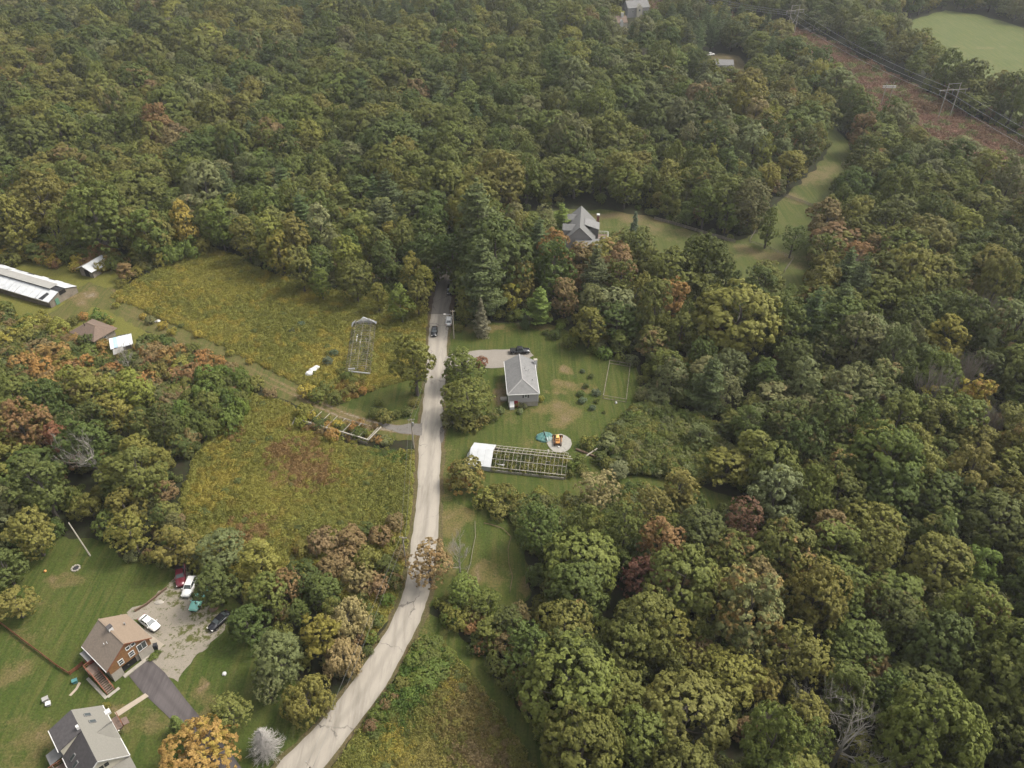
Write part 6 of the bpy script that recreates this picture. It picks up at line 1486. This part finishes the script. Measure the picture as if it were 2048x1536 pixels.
# ------------------------------------------------------------------ cars
PAINT = {}
def paint(c):
    if c not in PAINT:
        PAINT[c] = plain('car_paint', c, 0.25, 0.03, 1.0, spec=0.55)
    return PAINT[c]
def car(p, heading, col, label, kind='sedan', z=0.14, name=None):
    o = empty(name or {'sedan': 'sedan_car', 'pickup': 'pickup_truck', 'suv': 'suv_car'}[kind], (p[0], p[1], z), heading, label, 'car' if kind != 'pickup' else 'pickup truck')
    L, W = (4.7, .90) if kind == 'sedan' else ((4.8, .95) if kind == 'suv' else (5.5, .98))
    h = L / 2; M = paint(col)
    if kind == 'pickup': st_ = [(h, .74, .45, .62, .85), (h - .12, .86, .4, .7, .98), (h - .9, .97, .35, .75, 1.08), (.75, 1, .33, .8, 1.12), (-.6, 1, .33, .8, 1.1), (-.62, 1, .33, .8, 1.1), (-h + .1, .98, .36, .8, 1.1), (-h, .94, .45, .78, 1.05)]
    elif kind == 'suv': st_ = [(h, .72, .45, .6, .8), (h - .15, .86, .36, .68, .95), (h - .9, .97, .3, .75, 1.05), (.8, 1, .28, .8, 1.1), (-1.2, 1, .28, .8, 1.1), (-h + .2, .95, .34, .78, 1.1), (-h, .84, .45, .75, 1.0)]
    else: st_ = [(h, .66, .42, .52, .66), (h - .18, .84, .32, .58, .78), (h - .9, .96, .27, .64, .9), (.95, 1, .25, .68, .96), (-1.0, 1, .25, .7, .98), (-h + .55, .96, .3, .7, .97), (-h + .12, .88, .36, .68, .93), (-h, .76, .45, .62, .8)]
    m = MB(); n_s = len(st_)
    for (x, w, zb, zs, zt) in st_:
        w *= W; m.v += [(x, -w * .9, zb), (x, -w, zb + .12), (x, -w, zs), (x, -w * .86, zt), (x, 0, zt + .04), (x, w * .86, zt), (x, w, zs), (x, w, zb + .12), (x, w * .9, zb)]
    for k in range(n_s - 1):
        for i in range(9): j = (i + 1) % 9; m.f.append((k * 9 + i, k * 9 + j, (k + 1) * 9 + j, (k + 1) * 9 + i))
    m.f += [tuple(range(8, -1, -1)), tuple(range((n_s - 1) * 9, n_s * 9))]
    body = m.build('body', M, o, True)
    # cabin: glass with a painted roof and pillars
    if kind == 'sedan': X = (1.05, .25, -.95, -1.85); zr = 1.43
    elif kind == 'suv': X = (1.0, .35, -1.7, -2.25); zr = 1.68
    else: X = (1.0, .45, -.75, -.95); zr = 1.78
    zb = .93 if kind == 'sedan' else 1.05
    lw, uw = W * .86, W * .66
    g = MB(); g.add([(X[0], -lw, zb), (X[0], lw, zb), (X[1], uw, zr - .03), (X[1], -uw, zr - .03), (X[3], -lw, zb), (X[3], lw, zb), (X[2], uw, zr - .03), (X[2], -uw, zr - .03)], [(0, 1, 2, 3), (4, 7, 6, 5), (0, 3, 7, 4), (1, 5, 6, 2), (3, 2, 6, 7), (0, 4, 5, 1)])
    g.build('windows', GLASS, o)
    r = MB(); r.prism([(X[1] + .06, -uw - .02, zr - .02), (X[1] + .06, uw + .02, zr - .02), (X[2] - .06, uw + .02, zr - .02), (X[2] - .06, -uw - .02, zr - .02)], (0, 0, .06)); r.build('roof', M, o)
    pl = MB()
    for s_ in (-1, 1):
        pl.bar((X[0], s_ * lw, zb), (X[1], s_ * uw, zr), .07); pl.bar((X[3], s_ * lw, zb), (X[2], s_ * uw, zr), .09); xm = (X[1] + X[2]) / 2; pl.bar((xm, s_ * (lw + .01), zb), (xm, s_ * (uw + .01), zr), .07)
    pl.build('pillars', M, o)
    if kind == 'pickup':
        MB().box((-1.75, 0, 1.14), (1.6, 1.55, .06)).build('cargo_bed', RUBBER, o)
    for x in (h - .95, -h + 1.0):
        for s_ in (-1, 1):
            t_ = MB().tube([(x, s_ * (W - .2), .33), (x, s_ * (W + .01), .33)], .34, 14).build('wheel', RUBBER, o)
            MB().tube([(x, s_ * (W - .02), .33), (x, s_ * (W + .03), .33)], .2, 10).build('rim', STEEL, t_)
    zl = .62 if kind == 'sedan' else .78
    for s_ in (-1, 1):
        MB().box((h - .14, s_ * W * .64, zl + .05), (.26, .38, .14)).build('headlight', LENS, o); MB().box((-h + .08, s_ * W * .68, zl + .15), (.2, .34, .16)).build('taillight', REDLENS, o)
        MB().box((X[0] - .1, s_ * (W + .1), zb + .05), (.12, .2, .14)).build('side_mirror', M, o)
    MB().box((h - .01, 0, .42), (.08, 1.0, .16)).build('grille', RUBBER, o)
    return o
def ang(a, b): p, q = G(*a), G(*b); return math.atan2((q - p).y, (q - p).x)
up = ang((893, 700), (899, 620))
car(G2(898, 646), up, (.74, .73, .70), 'white sedan at the lane edge under the street light', z=.12); car(G2(869, 667), up + math.pi, (.012, .013, .015), 'black sedan driving on the pale lane', z=.16); car(G2(900, 585), up + math.pi, (.01, .01, .012), 'black car in the shade under the pines on the lane', 'suv', z=.16)
car(G2(1040, 706), ang((1065, 705), (1020, 706)) + math.pi, (.02, .02, .023), 'dark pickup truck parked behind the grey hip roofed house', 'pickup', z=.12)
car(G2(301, 1250), ang((320, 1262), (286, 1238)) + math.pi, (.76, .75, .72), 'white sedan parked against the brown house', z=.07)
car(G2(381, 1178), ang((390, 1155), (374, 1190)), (.76, .75, .72), 'white car parked between red pickup and teal pickup', 'suv', z=.07); car(G2(363, 1156), ang((363, 1140), (364, 1172)), (.13, .018, .028), 'dark red pickup half under the trees of the gravel yard', 'pickup', z=.07)
car(G2(399, 1202), ang((406, 1188), (394, 1212)), (.24, .58, .48), 'teal green pickup half under the trees of the gravel yard', 'pickup', z=.07); car(G2(440, 1246), ang((456, 1230), (428, 1256)), (.012, .012, .015), 'black sedan parked at the grassy edge of the gravel yard', z=.07)
car(G2(1421, 111), .3, (.75, .74, .7), 'tiny white car parked behind the small white house', 'suv', z=.05)

# ------------------------------------------------------------------ small bulldozer, tarp, odds and ends
pd = empty('concrete_pad', (*G2(1118, 888), 0), 0, 'cracked round concrete pad under the small orange bulldozer', 'pad')
rg = np.random.default_rng(5); nseg = 7; rr = [2.9 * rg.uniform(.9, 1.1) for _ in range(nseg)]
for k in range(nseg):
    a0, a1 = 2 * math.pi * k / nseg + .006, 2 * math.pi * (k + 1) / nseg - .006
    MB().prism([(.5 + .03 * math.cos((a0 + a1) / 2), -.6 + .03 * math.sin((a0 + a1) / 2), .04), (rr[k] * math.cos(a0), 1.15 * rr[k] * math.sin(a0), .04), (rr[k] * math.cos((a0 + a1) / 2) * 1.03, 1.18 * rr[k] * math.sin((a0 + a1) / 2), .04), (rr[(k + 1) % nseg] * math.cos(a1), 1.15 * rr[(k + 1) % nseg] * math.sin(a1), .04)], (0, 0, rg.uniform(.1, .115))).build('slab_piece', plain('pad_concrete', (0.29, 0.275, 0.24), .9, .12, 1.5) if k == 0 else MATS['pad_concrete'], pd)
for (x, y, w, h_, a) in ((-1.2, -4.0, 1.6, .35, .1), (.9, -4.3, 2.1, .5, -.1), (2.0, -4.6, 1.2, .4, .2), (-2.6, -2.6, .4, 1.0, .1)): MB().box((x, y, .09), (w, h_, .1), a).build('slab_piece', MATS['pad_concrete'], pd)
YELLOW = plain('faded_yellow', (0.72, 0.46, 0.15), .5, .1, 2); ORANGE = plain('rusty_orange', (0.5, 0.24, 0.07), .6, .2, 3)
bd = empty('bulldozer', (*G2(1115, 886), .15), math.radians(88), 'small orange and yellow bulldozer on the cracked concrete pad', 'bulldozer')
for s_ in (-1, 1):
    MB().prism([(1.2, s_ * .78 - .18, .1), (1.35, s_ * .78 - .18, .35), (1.15, s_ * .78 - .18, .62), (-1.15, s_ * .78 - .18, .62), (-1.35, s_ * .78 - .18, .35), (-1.2, s_ * .78 - .18, .02), (1.2, s_ * .78 - .18, .02)][:6], (0, .36, 0)).build('track', plain('track_steel', (.1, .06, .04), .8) if s_ < 0 else MATS['track_steel'], bd)
    MB().bar((-.2, s_ * 1.0, .4), (1.75, s_ * 1.0, .45), .12, .16).build('blade_arm', ORANGE, bd)
MB().box((.1, 0, .62), (2.1, 1.05, .5)).build('body', ORANGE, bd); MB().prism([(.15, -.38, .85), (1.3, -.33, .85), (1.3, -.33, 1.35), (.15, -.38, 1.42)], (0, .74, 0)).build('hood', YELLOW, bd); MB().box((1.42, 0, .95), (.14, .5, .55)).build('grille', YELLOW, bd)
MB().box((-.45, 0, .95), (.55, .8, .16)).build('seat', RUBBER, bd); MB().box((-.75, 0, 1.2), (.12, .8, .5)).build('backrest', ORANGE, bd); MB().box((-1.1, 0, .95), (.5, .95, .4)).build('fuel_tank', ORANGE, bd)
MB().prism([(1.7, -1.3, .05), (1.78, -1.3, .45), (1.7, -1.3, .85), (1.84, -1.3, .85), (1.9, -1.3, .45), (1.84, -1.3, .05)], (0, 2.6, 0)).build('blade', plain('blade_steel', (.14, .09, .06), .7), bd); MB().tube([(.7, .2, 1.35), (.7, .2, 1.9)], .05, 8).build('exhaust', RUBBER, bd)
MB().box((-1.7, -.3, .1), (.4, .3, .2)).build('tow_block', WHITE, bd)

tp = empty('tarp_heap', (*G2(1089, 875), 0), .2, 'teal tarp heaped round and tied beside the concrete pad', 'tarp'); rg = np.random.default_rng(8)
vs, fs = [], []
for i in range(7):
    t = i / 6; r_ = 2.2 * math.cos(t * math.pi / 2) ** .7; z_ = .75 * math.sin(t * math.pi / 2)
    vs += [(r_ * math.cos(a) * rg.uniform(.92, 1.1), r_ * .8 * math.sin(a) * rg.uniform(.92, 1.1), z_ * rg.uniform(.85, 1.15)) for a in np.linspace(0, 2 * math.pi, 18, endpoint=False)]
for i in range(6): fs += [(i * 18 + k, i * 18 + (k + 1) % 18, (i + 1) * 18 + (k + 1) % 18, (i + 1) * 18 + k) for k in range(18)]
fs.append(tuple(range(6 * 18, 7 * 18)))
tm = plain('teal_tarp', (0.06, 0.16, 0.14), .5, .3, 1.2, dirt=(.42, .44, .42)); MB().add(vs, fs).build('tarp', tm, tp); MB().bar((.1, -1.9, .62), (.1, 1.7, .85), .16).build('strap', DARK, tp)

def lump(name, p, r, mat, label, cat, sq=(1, 1, .8), seed=1, rz=0, group=None, z=0):
    rg = np.random.default_rng(seed); bm = bmesh.new(); bmesh.ops.create_icosphere(bm, subdivisions=2, radius=r)
    for v in bm.verts:
        k = 1 + rg.uniform(-.1, .1); v.co = V((v.co.x * sq[0] * k, v.co.y * sq[1] * k, max(-.2 * r, v.co.z * sq[2] * k)))
    me = bpy.data.meshes.new(name); bm.to_mesh(me); bm.free(); me.materials.append(mat)
    o = link(bpy.data.objects.new(name, me)); o.location = (p[0], p[1], z); o.rotation_euler = (0, 0, rz); return tag(o, label, cat, group)
lump('wrapped_bundle', G2(619, 750), .95, WHITE, 'white plastic bundle lying in the goldenrod', 'bundle', group='white bundles in the goldenrod', sq=(1.2, .8, .9), seed=2, rz=.4, z=.4); lump('wrapped_bundle', G2(626, 744), 1.0, WHITE, 'white plastic bundle lying in the goldenrod', 'bundle', group='white bundles in the goldenrod', sq=(1.2, .85, .9), seed=3, rz=.5, z=.4); lump('wrapped_bundle', G2(633, 739), .9, WHITE, 'white plastic bundle lying in the goldenrod', 'bundle', group='white bundles in the goldenrod', sq=(1.1, .85, .9), seed=4, rz=.5, z=.4)
lump('white_sheet', G2(315, 643), .55, WHITE, 'small white scrap lying beside the farm track', 'scrap', (1.6, 1, .5), 5, .3, z=.15); lump('boulder', G2(893, 846), .55, PALEWOOD, 'pale yellowish boulder under the broad tree by the lane', 'boulder', (1.3, .8, .6), 6, group='boulders under the broad tree'); lump('boulder', G2(907, 846), .6, PALEWOOD, 'pale yellowish boulder under the broad tree by the lane', 'boulder', (1.4, .8, .6), 7, group='boulders under the broad tree')
lump('garden_globe', G2(449, 1349), .42, WHITE, 'white tub lying on the lawn below the gravel yard', 'tub', (1, 1, .9), 8, z=.2); lump('boulder', G2(318, 1205), .7, CONCRETE, 'grey boulder beside the low timber wall', 'boulder', (1.4, .8, .5), 9); lump('boulder', G2(428, 1215), .9, LOGWOOD, 'brown boulder at the tree edge of the gravel yard', 'boulder', (1, 1.3, .8), 10)
lump('plastic_jug', G2(1232, 807), .38, WHITE, 'white jug standing outside the weathered garden plot fence', 'jug', (.8, .8, 1.3), 11, z=.2); lump('play_ball', G2(91, 1144), .3, ORANGE, 'orange ball on the brown house lawn', 'ball', (1, 1, 1), 12, z=.25)
o = empty('fire_ring', (*G2(152, 1137), 0), 0, 'stone fire ring on the brown house lawn', 'fire ring')
for k in range(9): MB().box((.75 * math.cos(k * .698), .75 * math.sin(k * .698), .12), (.42, .28, .26), k * .698 + 1.57).build('stone', CONCRETE, o)
MB().tube([(0, 0, .02), (0, 0, .08)], .55, 10).build('ash', BLACKSHEET, o)
def bin_(p, s, mat, label, rz=0, name='wheelie_bin', cat='bin', lidmat=None):
    o = empty(name, (p[0], p[1], .05), rz, label, cat); MB().prism([(-s[0] * .42, -s[1] * .42, 0), (s[0] * .42, -s[1] * .42, 0), (s[0] * .42, s[1] * .42, 0), (-s[0] * .42, s[1] * .42, 0)], (0, 0, s[2])).build('body', mat, o)
    MB().box((0, 0, s[2] + .04), (s[0], s[1], .08)).build('lid', lidmat or mat, o)
bin_(G2(313, 1297), (.75, .75, 1.1), BLACKSHEET, 'dark refuse bin at the corner of the brown house', .3); bin_(G2(151, 1365), (.9, .7, .6), plain('teal_plastic', (.07, .2, .2), .5), 'teal storage bin on the lawn below the brown house steps', .5, 'storage_bin'); bin_(G2(93, 1402), (1.0, .8, .7), GREYTIN, 'grey metal box beside the cream house lawn bed', .6, 'metal_box', 'box'); bin_(G2(98, 1410), (.8, .8, .5), GREYTIN, 'lower grey metal box with white lid beside the cream house lawn bed', .4, 'metal_box', 'box', WHITE)
sheet('walkway', px((229, 1426), (291, 1387), (298, 1393), (236, 1434)), .10, plain('walk_concrete', (.36, .30, .23), .9, .08, 1.2), 'straight tan concrete walkway from cream house to asphalt driveway', 'path', res=1.0, amp=.02, seed=41)
sheet('stepping_path', px((137, 1391), (150, 1377), (158, 1364), (163, 1366), (155, 1380), (142, 1393)), .07, MATS['walk_concrete'], 'short pale curved path on the lawn below the brown house', 'path', res=1.0, amp=.1, seed=42)
sheet('flower_bed', px((222, 1440), (238, 1436), (246, 1450), (243, 1466), (232, 1472), (226, 1460)), .08, plain('bed_mulch', (.055, .035, .028), .95, .3, 3), 'curved dark mulch flower bed beside the cream house', 'flower bed', res=.8, amp=.1, seed=43)
rg = np.random.default_rng(3)
for k in range(9):
    p = G2(228 + rg.uniform(0, 14), 1442 + rg.uniform(0, 22)); lump('flower_clump', p, .16, LENS, 'small white flower clump in the curved mulch bed', 'flower', (1, 1, .8), 20 + k, group='flowers in the curved mulch bed', z=.25)

# weeds growing inside the derelict greenhouse frames
def inside(o, x0, x1, w, n, cols, hs):
    out = []; c, s_ = math.cos(o.rotation_euler.z), math.sin(o.rotation_euler.z)
    for _ in range(n):
        a, b = rnd.uniform(x0, x1), rnd.uniform(-w, w); col = np.array(rnd.choice(cols)) * rnd.uniform(.7, 1.25); k = rnd.uniform(.6, 1.4)
        out.append((f'weed{rnd.randrange(3)}', o.location.x + c * a - s_ * b, o.location.y + s_ * a + c * b, .08, rnd.uniform(0, 6.28), k, k * hs * rnd.uniform(.6, 1.4), tuple(col), 0.0, tuple(col)))
    return out
it = inside(A, -LA, LA, 3.2, 380, (GRN, GOLD, (.09, .1, .03)), 1.1) + inside(Bq, .3, LB, 3.4, 380, (GRN, (.08, .1, .03), (.15, .14, .04)), 1.2) + inside(Cq, 0, LC, 4.5, 90, (GOLD, (.17, .11, .04), GRN), 1.2)
stuff('frame_weeds', it, {'weed0', 'weed1', 'weed2'}, 'weeds sprouting inside the derelict greenhouse frames', 'weeds')

# ------------------------------------------------------------------ the air: thin even haze over the whole valley
hz, hn, hl_, hb = nmat('haze_air')
hn.remove(hb)
try: hz.cycles.homogeneous_volume = True
except Exception: pass
pv = hn.new('ShaderNodeVolumePrincipled'); pv.inputs['Color'].default_value = (0.86, 0.89, 0.92, 1); pv.inputs['Density'].default_value = 0.0001; pv.inputs['Anisotropy'].default_value = 0.2
hl_.new(pv.outputs[0], hn['Material Output'].inputs['Volume'])
MB().box((0, 1700, 64.5), (5100, 4700, 131)).build('haze', hz, label='thin pale haze hanging over the whole valley', cat='haze', kind='stuff')
